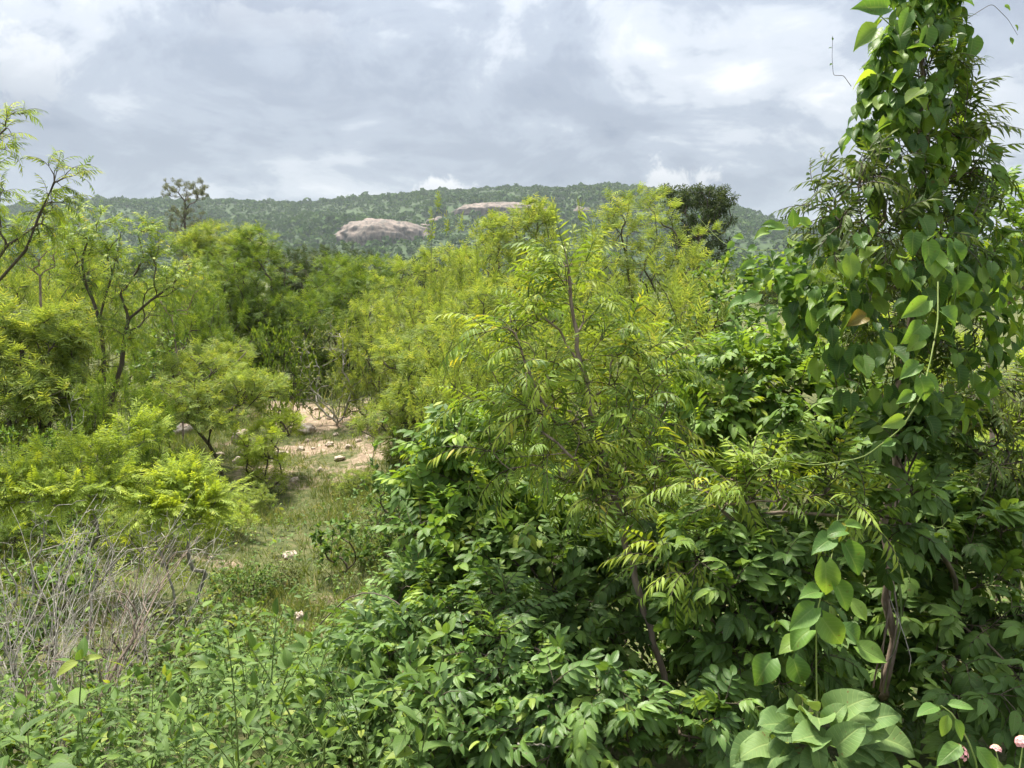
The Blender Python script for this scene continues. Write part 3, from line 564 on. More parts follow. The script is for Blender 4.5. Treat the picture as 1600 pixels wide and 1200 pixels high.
def build_forest():
    rng = np.random.default_rng(3); n = 30000
    x = rng.uniform(-760, 760, n); y = YB + 5 + (YR + 45 - YB) * rng.random(n) ** 0.9
    keep = np.abs(x) < 0.72 * y + 30
    for fx, fy, hw, dr, yf in FOOT:
        keep &= ~((np.abs(x - fx) < hw * 0.9) & (y > yf - 1) & (y < fy + dr * 0.35))
        keep &= ~((np.abs(x - fx) < hw * 0.75) & (y > yf - 10) & (y < yf) & (rng.random(n) < 0.5))
    dens = np.sin(x / 37 + 2 * np.sin(y / 61)) * np.sin(y / 29 + x / 90); keep &= (dens > -0.8) | (rng.random(n) < 0.5)
    x = x[keep]; y = y[keep]; n = len(x); z = hz(x, y); r = rng.uniform(1.2, 2.7, n) * (1 + 0.25 * rng.random(n)) ; r[rng.random(n) < 0.07] *= 1.5; r *= 0.8 + 0.35 * (np.sin(x / 71 + 1) * np.sin(y / 47 + x / 120) > 0)
    q = 13; u = nrm(rng.normal(0, 1, (n, q, 3))); u[:, :, 2] = np.abs(u[:, :, 2]) * 1.1 - 0.25
    c = np.stack([x, y, z + r * 0.75], -1)[:, None] + u * (r * 0.9)[:, None, None] * rng.uniform(0.7, 1.05, (n, q, 1)) * np.array((1, 1, 0.85))
    pos = c.reshape(-1, 3); k = len(pos); nn = (u + rng.normal(0, 0.45, (n, q, 3))).reshape(-1, 3); d = rng.normal(0, 1, (k, 3))
    s = (r[:, None] * rng.uniform(0.5, 0.95, (n, q))).ravel()
    v = np.array([(-0.5, -0.5, 0), (0.5, -0.45, 0.05), (0.45, 0.5, 0), (-0.5, 0.45, 0.06)]); tpl = (v, np.array([(0, 1, 2, 3)]), np.array([(1, 0.5, 0)] * 4, float), np.array([0]))
    rnd = np.repeat(rng.random(n) * 0.75, q) + rng.random(k) * 0.22
    V, F, LF, MI = place(tpl, pos, d, nn, s, rnd)
    tag(obj('hill_wood', mesh_from('hill_wood', V, F, LF, MI, [M['forest']], False)), 'dense green wood covering the whole hill', 'wood', kind='stuff')
build_forest()

# ------------------------------------------------------------------ haze: the air over the valley
def build_haze():
    me = rockless_box(1700, -80, 1700, -8, 135)
    m, nt, N, L = new_mat('valley_air'); pv = N('ShaderNodeVolumePrincipled'); pv.inputs['Color'].default_value = (0.80, 0.88, 1.0, 1); pv.inputs['Density'].default_value = HAZE; pv.inputs['Anisotropy'].default_value = 0.2
    o = N('ShaderNodeOutputMaterial'); L(pv.outputs[0], o.inputs['Volume']); me.materials.append(m)
    tag(obj('haze', me), 'thin bluish haze in the air', 'haze', kind='stuff')
HAZE = 0.00018
def rockless_box(x, y0, y1, z0, z1):
    v = [(a, b, c) for c in (z0, z1) for a, b in ((-x, y0), (x, y0), (x, y1), (-x, y1))]
    return mesh_from('haze', np.array(v), np.array([(3, 2, 1, 0), (4, 5, 6, 7), (0, 1, 5, 4), (1, 2, 6, 5), (2, 3, 7, 6), (3, 0, 4, 7)]), smooth_=False)
build_haze()

# ------------------------------------------------------------------ middle distance: trees and shrubs
plant('pale_tree', 'tall sparse pale grey-green tree rising above the hill line at left', 'tree', 'far_grey',
      [(290, 296, 38, 20, 60), (265, 300, 16, 12, 60), (315, 298, 12, 14, 60), (290, 345, 30, 30, 60), (290, 390, 34, 24, 60)], (288, 60), 230, 11, trunks=[[(288, 470, 60), (287, 400, 60), (289, 330, 60), (291, 290, 60)]], rmax=0.11, scale=0.62, shell=0.2, over=dict(tipn=7, per=1.6))
plant('dark_tree', 'dark green drooping tree on the skyline behind the yellow-green crown', 'tree', 'far',
      [(1095, 335, 48, 42, 34), (1065, 310, 30, 22, 34), (1120, 320, 26, 28, 34), (1090, 380, 45, 30, 34)], (1095, 34), 260, 12, trunks=[[(1095, 500, 34), (1093, 420, 34), (1092, 350, 34)]], rmax=0.14, scale=0.8)
plant('acacia_tree', 'large feathery yellow-green tree standing left of the dark skyline tree', 'tree', 'acacia',
      [(1000, 400, 95, 80, 14), (985, 340, 55, 40, 14), (1030, 330, 35, 30, 14.3), (940, 430, 60, 70, 14), (1070, 460, 60, 80, 14), (1000, 510, 110, 60, 13.6)], (1000, 14), 527, 13, shell=0.55, trunks=[[(1000, 610, 14), (1005, 540, 14), (985, 450, 14), (980, 370, 14)], [(1004, 540, 14), (1050, 470, 14)]], skirt=0.8, rmax=0.07, scale=1.0)
plant('acacia_tree', 'feathery yellow-green tree with a pointed top below the granite slab', 'tree', 'acacia',
      [(825, 380, 55, 55, 16), (800, 430, 75, 60, 16), (840, 345, 28, 26, 16), (770, 370, 20, 28, 16.4)], (820, 16), 465, 14, shell=0.55, skirt=0.8, rmax=0.06)
plant('acacia_shrub', 'yellowish feathery shrub below and right of the granite dome', 'shrub', 'acacia',
      [(690, 430, 80, 45, 18), (640, 450, 60, 45, 18), (740, 420, 50, 45, 18), (690, 490, 110, 45, 17)], (690, 18), 581, 15, shell=0.55, skirt=0.8, rmax=0.06)
plant('acacia_shrub', 'sprawling yellow-green feathery shrub spilling down right of the sandy path', 'shrub', 'acacia',
      [(700, 560, 85, 50, 11.5), (665, 600, 50, 45, 11), (725, 620, 65, 55, 10), (625, 560, 40, 35, 13)], (680, 11.5), 620, 16, shell=0.55, skirt=0.8, rmax=0.05, scale=0.85)
plant('acacia_shrub', 'yellow-green feathery shrub directly below the pointed tree', 'shrub', 'acacia',
      [(760, 500, 80, 55, 13), (850, 480, 70, 60, 12.5), (800, 560, 90, 50, 11.5)], (790, 12.5), 503, 17, shell=0.55, skirt=0.8, rmax=0.05, scale=0.9)
plant('round_tree', 'rounded mid-green tree left of the dark thicket', 'tree', 'acacia_green',
      [(385, 440, 62, 62, 20), (395, 395, 40, 34, 20), (350, 470, 45, 45, 20), (410, 490, 45, 40, 19.5)], (385, 20), 620, 18, shell=0.55, skirt=0.8, rmax=0.09, scale=1.1)
plant('dark_thicket_tree', 'dark green spreading tree behind the grey scrub left of centre', 'tree', 'acacia_green',
      [(500, 430, 70, 40, 25), (540, 425, 50, 35, 25), (460, 440, 40, 45, 25), (500, 470, 70, 30, 25)], (490, 25), 581, 19, shell=0.55, skirt=0.8, rmax=0.09, scale=1.15, over=dict(m='far_dark'))
plant('green_tree', 'fresh green tree crown in front of the dark thicket', 'tree', 'acacia_green',
      [(560, 470, 55, 45, 21), (530, 440, 50, 40, 23), (580, 430, 40, 30, 22)], (560, 21), 465, 20, shell=0.55, skirt=0.8, rmax=0.07, scale=1.1)
plant('acacia_tree', 'olive yellow tree crown just right of the pale tall tree', 'tree', 'acacia',
      [(345, 378, 55, 26, 30), (310, 390, 30, 25, 30), (380, 400, 40, 30, 30)], (345, 30), 465, 21, shell=0.55, skirt=0.8, rmax=0.08, scale=1.5, step=0.3)
plant('neem_tree', 'slender forked neem tree with dark bare trunk left of the rounded tree', 'tree', 'neem',
      [(190, 380, 55, 42, 12), (150, 420, 45, 45, 12), (215, 440, 55, 45, 12), (270, 440, 45, 30, 12), (200, 500, 50, 40, 12), (120, 395, 30, 40, 12), (230, 395, 30, 30, 12)], (172, 12), 120, 22,
      trunks=[[(170, 650, 12), (162, 580, 12), (155, 500, 12), (132, 440, 12), (128, 400, 12), (150, 350, 12)], [(172, 640, 12), (190, 570, 12), (200, 500, 12), (235, 470, 12), (285, 430, 12)], [(155, 500, 12), (175, 430, 12), (190, 360, 12)]], rmax=0.05, scale=0.85, over=dict(t='neem_low', rtip=0.006, lc=2, tipn=7, per=1.4, wood='twig', m='neem'))
plant('yellowish_tree', 'yellowish leafy tree top right of the slender neem', 'tree', 'neem',
      [(290, 440, 40, 25, 14), (265, 470, 35, 30, 14)], (280, 14), 50, 23, rmax=0.03, scale=0.8, over=dict(t='neem_low', m='acacia'))
plant('neem_tree', 'small leafy tree at the left under the ridge, hung with pale fronds', 'tree', 'neem',
      [(75, 370, 50, 32, 13), (120, 345, 35, 22, 13), (40, 400, 45, 30, 13)], (60, 13), 70, 24, rmax=0.04, scale=0.85, over=dict(t='neem_low', tipn=6))
plant('neem_tree', 'neem tree reaching in from the left edge, a dark bare branch ending in drooping fronds', 'tree', 'neem',
      [(95, 270, 22, 40, 7), (70, 320, 40, 30, 7), (18, 195, 26, 28, 7), (5, 290, 18, 40, 7), (30, 360, 45, 26, 7.1), (-60, 250, 60, 90, 7)], (-170, 7), 60, 35, nobj=200,
      trunks=[[(-170, 700, 7), (-150, 540, 7), (-60, 470, 7), (0, 437, 7), (40, 392, 7), (62, 335, 7), (85, 285, 7), (96, 235, 7)], [(-150, 540, 7), (-110, 380, 7), (-60, 270, 7), (10, 200, 7)], [(-60, 470, 7), (10, 385, 7.1), (60, 350, 7.1)]], rmax=0.06, scale=0.72, over=dict(rtip=0.0045, tipn=5, per=0.9, wood='twig'))
plant('feathery_bush', 'rounded yellow-green bush at the left edge with dark stems below', 'shrub', 'acacia',
      [(50, 560, 75, 60, 11), (95, 530, 45, 50, 11), (20, 520, 45, 40, 11), (60, 620, 75, 40, 10.5)], (60, 11), 638, 25, shell=0.55, skirt=0.8, rmax=0.05, scale=0.95)
plant('feathery_shrub', 'low layered feathery shrub left of the sandy path', 'shrub', 'acacia',
      [(320, 585, 70, 32, 12), (370, 615, 60, 32, 11.4), (280, 630, 50, 38, 11), (345, 552, 55, 16, 13), (415, 605, 35, 22, 12), (320, 655, 45, 14, 10.8)], (340, 11.3), 330, 26, shell=0.3, rmax=0.025, scale=0.75)
plant('feathery_shrub', 'leafy shrub between the slender neem and the layered shrub', 'shrub', 'leafy',
      [(235, 560, 40, 50, 13), (270, 520, 30, 30, 14)], (240, 13), 90, 27, skirt=0.8, rmax=0.03, scale=1.3)
plant('grey_scrub', 'dry grey-green scrub bush at the far end of the sandy path', 'shrub', 'scrub',
      [(520, 560, 60, 60, 15), (480, 540, 40, 40, 15.5), (570, 580, 40, 45, 15), (530, 510, 40, 25, 15)], (525, 15), 230, 28, skirt=0.8, rmax=0.02, scale=1.2)
plant('path_shrub', 'dark leafy shrub overhanging the right side of the grassy path', 'shrub', 'leafy',
      [(625, 730, 55, 65, 8), (600, 780, 45, 50, 7.7), (660, 690, 45, 50, 8)], (625, 8), 150, 29, nobj=0, skirt=0.8, rmax=0.02, scale=1.1, over=dict(m='dark'))
plant('path_bush', 'small pale leafy bush growing in the grass of the clearing', 'shrub', 'leafy',
      [(530, 845, 45, 35, 7.6), (510, 830, 25, 25, 7.6)], (530, 7.6), 60, 30, skirt=0.8, rmax=0.012, scale=1.0)
plant('path_bush', 'feathery small shrub beside the rocks at the left edge of the clearing', 'shrub', 'acacia',
      [(405, 690, 35, 30, 11), (440, 660, 35, 22, 12)], (410, 11), 116, 31, shell=0.55, skirt=0.8, rmax=0.012, scale=0.7, over=dict(m='lime'))
plant('leafy_tree', 'pale leafy tree at the right edge behind the vine-clad trunk', 'tree', 'neem',
      [(1560, 350, 70, 60, 6.5), (1590, 430, 50, 60, 6.5), (1530, 420, 40, 60, 6.8)], (1590, 6.5), 70, 32, rmax=0.04, scale=1.0, over=dict(t='bright', m='bright'))
plant('feathery_shrub', 'sunlit yellow-green shrub glimpsed behind the vine at right', 'shrub', 'acacia',
      [(1540, 620, 110, 70, 9), (1420, 560, 90, 70, 9.5), (1300, 520, 80, 60, 10), (1560, 720, 90, 60, 8)], (1500, 9), 620, 33, shell=0.55, skirt=0.8, rmax=0.04, scale=0.8, over=dict(m='lime'))
plant('leafy_bush', 'leafy green bush between the yellow-green tree and the vine', 'shrub', 'leafy',
      [(1130, 440, 60, 40, 10), (1160, 480, 50, 50, 9), (1100, 520, 70, 50, 9.5), (1200, 430, 40, 30, 10)], (1140, 9.6), 330, 34, skirt=0.8, rmax=0.03, scale=1.5)
def mounds():
    out = []
    for q in range(5):                         # rounded thickets, 1.3 m in radius and 1.7 m tall, leaves down to the ground
        rng = np.random.default_rng(400 + q); c = np.array((0, 0, 0.8)); d = nrm(rng.normal(0, 1, (290, 3))); k_ = len(d)
        lump = 1 + 0.34 * np.sin(d[:, :1] * 4 + q) * np.sin(d[:, 2:3] * 5 + 2 * q) + 0.22 * np.sin(d[:, 1:2] * 9 + q) + 0.15 * np.minimum(rng.normal(0, 1, (k_, 1)) ** 2, 2) * (d[:, 2:3] > 0.2)
        tg = c + d * lump * (0.45 ** 3 + (1 - 0.45 ** 3) * rng.random((k_, 1))) ** (1 / 3) * np.array((1.3, 1.1, 0.88)); tg[:, 2] = np.maximum(tg[:, 2], 0.1 + 0.1 * rng.random(k_))
        N, par, tips = skeleton(rng, np.zeros(3), [], tg, 0.17); ch, cnt = wood(N, par, 0.005, 0.025)
        idx = np.where((cnt <= 3) & (par >= 0))[0]; ts = np.zeros(len(N), bool); ts[tips] = True; leafy = q == 4
        ii = np.repeat(idx, np.where(ts[idx], 9, 3)); k = len(ii); od = nrm(N[ii] - c); tan = nrm(N[ii] - N[par[ii]])
        dd = tan * 0.5 + rng.normal(0, 0.6, (k, 3)) + od * 0.4 + (0, 0, 0.25); nn = rng.normal(0, 0.35, (k, 3)) + od * 0.35 + (0, 0, 1.2); var = rng.integers(0, 3, k); s = rng.uniform(0.9, 1.5, k) * (1.5 if leafy else 1)
        ps = join([place(T['simple' if leafy else 'feather'][v], N[ii][var == v], dd[var == v], nn[var == v], s[var == v], rng.random((var == v).sum())) for v in range(3)])
        out.append((chains_mesh('stems', ch, M['twig'], np.zeros(3), 4), mesh_from('foliage', *ps, [M['acacia']])))
    return out
MOUNDS = mounds()
def low_shrub(lab, sps, bl, bs, ov, i):
    lo = np.min([W(b[0] - b[2], b[1] + b[3], b[4]) for b in bl], 0); hi = np.max([W(b[0] + b[2], b[1] - b[3], b[4]) for b in bl], 0)
    y = W(bs[0], 600, bs[1])[1]; x = (lo[0] + hi[0]) / 2; g = float(gz(x, y)); q = 4 if sps == 'leafy' else i % 4
    r = tag(empty('low_shrub', (x, y, g - 0.03)), lab, 'shrub', 'low shrubs of the middle distance'); sx = (hi[0] - lo[0]) / 2 / 1.25; r.scale = (sx, sx * 0.9, max(0.35, (hi[2] - g) / 1.65)); r.rotation_euler.z = (0.4, 3.3, 2.9, 0.1)[i % 4] + 0.17 * i % 0.5
    obj('stems', MOUNDS[q][0], r); o = obj('foliage', MOUNDS[q][1], r); o['kind'] = 'stuff'
    m = M[ov.get('m') or ('weed' if sps == 'leafy' else SP[sps]['m'])]; o.material_slots[0].link = 'OBJECT'; o.material_slots[0].material = m
for _n, (lab, sps, bl, bs, nn, ov) in enumerate([
    ('low feathery shrub at the foot of the slender neem', 'acacia', [(200, 620, 60, 36, 9.5), (160, 640, 40, 30, 9.3)], (190, 9.5), 130, dict(m='acacia_green')),
    ('grey-green low shrub at the left end of the dark thicket', 'leafy', [(440, 560, 45, 30, 15), (470, 520, 40, 25, 16)], (450, 15), 110, dict(m='acacia_green')),
    ('low green shrub under the rounded tree, left side', 'acacia_green', [(310, 510, 50, 28, 16), (270, 500, 40, 28, 17)], (300, 16.4), 190, dict()),
    ('yellow-green low shrubby growth behind the slender neem trunk', 'acacia', [(130, 490, 60, 28, 18), (210, 480, 55, 28, 19)], (170, 18.4), 200, dict()),
    ('pale low shrub on the field at the left edge', 'acacia', [(50, 465, 60, 22, 22), (110, 460, 40, 20, 24)], (70, 22.6), 170, dict()),
    ('yellow-green feathery shrub behind the top of the neem sapling', 'acacia', [(900, 510, 90, 50, 9.5), (970, 540, 80, 50, 9), (1060, 560, 70, 50, 9)], (960, 9.3), 330, dict()),
    ('feathery shrub right of the sprawling one, behind the glossy shrub', 'acacia', [(740, 590, 70, 50, 8.6), (700, 650, 50, 45, 8.2)], (730, 8.5), 230, dict()),
    ('dense olive feathery mound right of the grey scrub', 'acacia', [(630, 520, 60, 45, 15), (590, 500, 50, 40, 16)], (615, 15.4), 230, dict()),
    ('dense olive feathery mound below the pointed tree, left part', 'acacia', [(720, 500, 60, 50, 14.5), (760, 450, 50, 45, 15)], (735, 14.6), 230, dict()),
    ('olive feathery mound between the pointed tree and the large yellow-green tree', 'acacia', [(890, 430, 50, 50, 13.5), (880, 470, 60, 50, 13)], (885, 13.2), 230, dict()),
    ('olive feathery mound at the foot of the large yellow-green tree', 'acacia', [(1060, 510, 70, 50, 11.5), (1120, 540, 50, 50, 11)], (1085, 11.3), 240, dict()),
    ('green feathery mound under the dark thicket', 'acacia_green', [(470, 480, 55, 35, 21), (530, 500, 50, 30, 20)], (500, 20.4), 230, dict()),
    ('dark green mound between the rounded tree and the slender neem', 'acacia_green', [(290, 465, 45, 40, 19), (330, 500, 40, 30, 18)], (305, 18.6), 200, dict()),
    ('yellow-green mound at the left under the small leafy tree', 'acacia', [(60, 420, 70, 30, 17), (130, 440, 50, 30, 17.5)], (90, 17.2), 220, dict()),
    ('leafy shrub at the left edge behind the larger lime shrub', 'leafy', [(40, 690, 60, 30, 9), (110, 680, 40, 25, 9.4)], (60, 9), 110, dict())]):
    low_shrub(lab, sps, bl, bs, ov, _n)
# scattered bushes and trees of the plain
def far_copies():
    protos = []
    for q, (mat, hgt, wd) in enumerate((('acacia_green', 3.6, 2.0), ('acacia', 2.6, 1.7), ('far', 4.5, 2.2))):
        rng = np.random.default_rng(70 + q); sp = SP[mat]; base = np.array((0.0, 0, 0))
        c = np.array((0, 0, hgt * 0.58)); d = nrm(rng.normal(0, 1, (70, 3))); tg = c + d * rng.random((70, 1)) ** 0.4 * np.array((wd, wd, hgt * 0.42))
        tg[:, 2] = np.maximum(tg[:, 2], 0.3); N, par, tips = skeleton(rng, base, [], tg, 0.3); ch, cnt = wood(N, par, 0.012, 0.09)
        idx = np.where((cnt <= 3) & (par >= 0))[0]; ii = np.repeat(idx, 4); k = len(ii); od = nrm(N[ii] - c)
        ps = place(T['clump'][q], N[ii] + rng.normal(0, 0.12, (k, 3)), od + rng.normal(0, 0.5, (k, 3)), od + (0, 0, 1.0) + rng.normal(0, 0.4, (k, 3)), rng.uniform(1.6, 2.8, k), rng.random(k))
        protos.append((chains_mesh('trunk', ch, M['bark'], base), mesh_from('crown', *ps, [M[sp['m']]])))
    rng = np.random.default_rng(9); made = 0
    while made < 130:
        y = 36 * (390 / 36) ** rng.random(); x = rng.uniform(-0.72, 0.72) * y
        p = np.array((x, y, 0.0)); q = int(rng.integers(0, 3)); s = rng.uniform(0.7, 1.25)
        px, py, _ = proj(p + (0, 0, 4.3 * s))
        if py < 372 or px < -20 or px > 1620: continue
        r = tag(empty('scrub_tree', (x, y, float(gz(x, y)) - 0.05)), 'distant bushy tree on the plain below the hill', 'tree', 'distant trees on the plain')
        r.rotation_euler.z = rng.uniform(0, 6.28); r.scale = (s, s, s * rng.uniform(0.85, 1.1))
        obj('trunk', protos[q][0], r); obj('crown', protos[q][1], r); made += 1
far_copies()
# ------------------------------------------------------------------ near shrubs, left
plant('lime_shrub', 'bright lime feathery shrub at the left in front of the slender neem', 'shrub', 'fern',
      [(60, 735, 55, 26, 6.6), (150, 712, 50, 26, 6.8), (215, 682, 35, 22, 7), (100, 775, 50, 22, 6.3), (20, 770, 35, 26, 6.2), (180, 755, 35, 22, 6.6)], (120, 6.7), 150, 41, skirt=0.15, nobj=290, rmax=0.02, upb=0.1)
plant('lime_shrub', 'smaller bright lime feathery shrub right of the larger lime one', 'shrub', 'fern',
      [(285, 755, 45, 20, 6.6), (320, 778, 35, 20, 6.5), (260, 790, 40, 20, 6.4), (310, 805, 35, 14, 6.4)], (285, 6.5), 85, 42, skirt=0.15, nobj=260, rmax=0.018, upb=0.1)
def dry_shrub(label, base, blobs, n, seed, rmax=0.012, rtip=0.0016, trunks=(), mat='dry', w_path=0.5):
    rng = np.random.default_rng(seed); p = W(base[0], 600, base[1]); p[2] = gz(p[0], p[1]); bl = []
    for px, py, rx, ry, dep in blobs: k = dep / FPX; bl.append((W(px, py, dep), np.array((rx * k, 0.5 * (rx + ry) * k, ry * k)), rx * ry))
    tg = blob_targets(rng, bl, n, 0.1); N, par, tips = skeleton(rng, p, [[W(*q) for q in t] for t in trunks], tg, 0.09, w_path, 0.35)
    N[1:] += rng.normal(0, 0.006, (len(N) - 1, 3)); ch, cnt = wood(N, par, rtip, rmax, 0.55)
    r = tag(empty('dry_shrub', p), label, 'shrub', 'leafless dry shrubs')
    ch.sort(key=lambda c: -c[1].max() * len(c[0])); k = min(6, len(ch))
    for c in ch[:k]: obj('stem', chains_mesh('stem', [c], M[mat], p), r)
    if len(ch) > k: tag(obj('twigs', chains_mesh('twigs', ch[k:], M[mat], p), r), kind='stuff')
def dry_fan(label, bases, tips, n, seed, r0=0.006, mat='dry', twigs=5, fork=True):
    """straight bare rods rising from a few feet to a stretch of the picture; bases (px, depth), tips (px, py, rx, ry, depth)"""
    rng = np.random.default_rng(seed); B = []
    for px, dep in bases: q = W(px, 600, dep); q[2] = gz(q[0], q[1]); B.append(q)
    root = tag(empty('dry_shrub', B[0]), label, 'shrub', 'leafless dry shrubs'); rest = []
    for i in range(n):
        tx, ty, rx, ry, dep = tips[int(rng.integers(0, len(tips)))]; e = W(tx + rng.uniform(-rx, rx), ty + rng.uniform(-ry, ry), dep + rng.uniform(-0.25, 0.25)); b = B[int(rng.integers(0, len(B)))] + np.array((*rng.normal(0, 0.05, 2), 0)); L_ = np.linalg.norm(e - b)
        t = np.linspace(0, 1, 12)[:, None]; c = b + (e - b) * 0.5 + rng.normal(0, 0.09, 3) * L_ + (0, 0, 0.05 * L_); pts = (1 - t) ** 2 * b + 2 * t * (1 - t) * c + t * t * e; pts[1:] += rng.normal(0, 0.006, (11, 3)); r = r0 * rng.uniform(0.6, 1.3)
        ch = [(pts, np.linspace(r, r * 0.25, 12))]
        for k in range(int(rng.integers(4, twigs + 4))):
            j = int(rng.integers(3, 11)); d = nrm(nrm(pts[j] - pts[j - 1]) + rng.normal(0, 0.45, 3)); ln = L_ * rng.uniform(0.12, 0.38) * (1.2 - j / 14); tt = np.linspace(0, 1, 6)[:, None]; tw = pts[j] + tt * d * ln + tt ** 2 * np.array((0, 0, 0.12 * ln)); tw[1:] += rng.normal(0, 0.004, (5, 3)); ch.append((tw, np.linspace(r * 0.5, r * 0.2, 6)))
            for _ in range(2):
                m = int(rng.integers(1, 5)); d2 = nrm(d + rng.normal(0, 0.6, 3)); ch.append((tw[m] + np.linspace(0, 1, 4)[:, None] * d2 * ln * rng.uniform(0.25, 0.6), np.linspace(r * 0.3, r * 0.14, 4)))
        obj('stem', chains_mesh('stem', ch[:1], M[mat], B[0], 5), root); rest += ch[1:]
    tag(obj('twigs', chains_mesh('twigs', rest, M[mat], B[0], 4), root), kind='stuff')
dry_fan('large grey leafless shrub of pale rods at the left edge', [(-20, 3.6), (30, 3.5), (-60, 3.7)], [(60, 840, 70, 50, 4.4), (20, 880, 50, 70, 4.3), (140, 810, 60, 40, 4.6)], 18, 151, 0.005)
dry_fan('leafless shrub of thin grey rods spreading right below the smaller lime shrub', [(110, 3.4), (160, 3.5)], [(240, 850, 70, 40, 4.5), (170, 880, 60, 60, 4.3), (310, 830, 50, 30, 4.8)], 17, 152, 0.0038)
dry_fan('dark brown bare rods leaning right across the bottom left', [(70, 2.9), (130, 3.0), (30, 2.9)], [(230, 900, 60, 50, 3.6), (150, 980, 60, 60, 3.4), (290, 860, 40, 40, 3.8), (90, 1020, 40, 60, 3.3)], 9, 153, 0.004, 'bark_red', 4)
dry_fan('small grey tangle of dry rods at the right of the dry shrubs', [(220, 4.2), (260, 4.4)], [(280, 930, 60, 40, 4.7), (200, 940, 50, 50, 4.6)], 14, 154, 0.003)
dry_fan('tall wispy pale rods rising in the bottom left corner', [(10, 2.8), (80, 2.85), (150, 2.9)], [(60, 960, 70, 80, 3.3), (160, 920, 70, 80, 3.5), (10, 1000, 40, 80, 3.2)], 14, 155, 0.0026)
dry_shrub('leafless grey twiggy shrub at the left edge, arching stems', (-10, 4.6), [(60, 850, 80, 70, 4.6), (20, 960, 60, 80, 4.5), (110, 800, 60, 40, 4.7)], 70, 51, trunks=[[(0, 1080, 4.4), (15, 960, 4.5), (70, 860, 4.6)]])
dry_shrub('leafless grey shrub with a thick pale crooked stem, lower left', (75, 4.3), [(140, 860, 60, 60, 4.5), (200, 850, 80, 60, 4.6), (120, 960, 50, 60, 4.4)], 70, 52, trunks=[[(78, 1110, 4.2), (100, 1040, 4.25), (130, 980, 4.3), (135, 900, 4.4), (140, 820, 4.5)]], rmax=0.014)
dry_shrub('fan of dark bare rods leaning right at the bottom left', (120, 3.4), [(230, 880, 60, 60, 3.7), (180, 960, 50, 70, 3.5), (270, 850, 50, 40, 3.9)], 34, 53, trunks=[[(125, 1200, 3.3), (165, 1080, 3.4), (230, 960, 3.6), (285, 870, 3.8)], [(60, 1210, 3.3), (100, 1120, 3.35), (160, 1040, 3.5)]], mat='bark_red', rmax=0.008)
dry_shrub('grey dry twigs below the smaller lime shrub', (250, 6), [(260, 840, 70, 35, 6), (320, 830, 40, 30, 6)], 70, 54, rmax=0.01)
dry_shrub('thin dark bare rods at the bottom left corner', (20, 3.0), [(40, 1080, 40, 90, 3.1), (80, 1040, 40, 90, 3.2)], 14, 55, mat='bark_red', rmax=0.006)
dry_shrub('bleached dead shrub leaning behind the larger lime shrub', (70, 8.6), [(110, 640, 40, 40, 8.6), (130, 620, 30, 30, 8.6)], 22, 56, rmax=0.02)
plant('small_leaf_bush', 'fine pale-leaved bush among the dry stems, lower left', 'shrub', 'leafy',
      [(190, 1040, 80, 60, 4.0), (250, 990, 60, 50, 4.3), (130, 1080, 60, 50, 3.8)], (190, 4.0), 130, 43, rmax=0.008, scale=0.5, over=dict(m='scrub'))
plant('small_leaf_bush', 'leafy green bush under the grey twigs at the left edge', 'shrub', 'leafy',
      [(30, 1000, 70, 60, 4.6), (60, 920, 60, 50, 5.0), (110, 900, 60, 40, 5.2)], (40, 4.8), 120, 44, nobj=60, rmax=0.008, scale=0.95)
# ------------------------------------------------------------------ near thicket, centre and right
plant('small_leaf_bush', 'pale small-leaved bush in front of the clearing, right of the bare rods', 'shrub', 'leafy',
      [(330, 990, 60, 50, 4.6), (290, 1040, 50, 50, 4.2), (390, 1010, 45, 40, 4.7)], (330, 4.5), 110, 143, nobj=200, rmax=0.008, scale=0.7, over=dict(m='scrub'))
plant('small_leaf_bush', 'yellow-green small-leaved bush at the very bottom left corner', 'shrub', 'leafy',
      [(50, 1150, 60, 50, 3.1), (120, 1170, 50, 40, 3.0)], (80, 3.1), 60, 144, nobj=150, rmax=0.006, scale=0.65, over=dict(m='bright'))
plant('neem_sapling', 'yellow-green neem sapling with a thin leaning brown trunk in the centre', 'tree', 'neem',
      [(884, 420, 40, 45, 3.6), (886, 490, 70, 40, 3.6), (880, 560, 115, 50, 3.6), (890, 640, 150, 55, 3.55), (910, 715, 150, 50, 3.5), (960, 770, 90, 45, 3.4), (800, 520, 40, 40, 3.5), (1010, 560, 50, 50, 3.6)], tuple(gp(1062, 1165)), 135, 45, nobj=300,
      trunks=[[(1060, 1158, 3.55), (1030, 1030, 3.5), (1000, 930, 3.5), (972, 830, 3.5), (950, 740, 3.55), (925, 650, 3.6), (908, 570, 3.6), (892, 470, 3.6), (882, 372, 3.6)], [(925, 650, 3.6), (870, 665, 3.55), (830, 590, 3.5), (805, 520, 3.5)], [(972, 830, 3.5), (930, 780, 3.4), (900, 720, 3.4)], [(950, 740, 3.55), (1010, 690, 3.5), (1040, 640, 3.5)]], rmax=0.0155, scale=0.74, shell=0.2, over=dict(lc=2, per=0.7, tipn=4, rtip=0.003))
plant('glossy_shrub', 'dense glossy pinnate shrub left of the neem sapling', 'shrub', 'bright',
      [(740, 700, 75, 60, 4.4), (690, 740, 50, 60, 4.4), (770, 780, 80, 60, 4.2), (700, 820, 60, 50, 4.1), (830, 830, 80, 50, 4.1)], (780, 4.4), 160, 46, nobj=290, rmax=0.02, scale=0.88)
plant('bright_shrub', 'bright green pinnate shrub between the sapling and the vine-clad tree', 'shrub', 'bright',
      [(1140, 600, 85, 55, 4.6), (1210, 570, 70, 50, 4.7), (1100, 680, 60, 60, 4.4), (1200, 680, 90, 70, 4.4), (1270, 640, 60, 70, 4.5)], (1180, 4.6), 180, 47, nobj=290, rmax=0.02, scale=0.85)
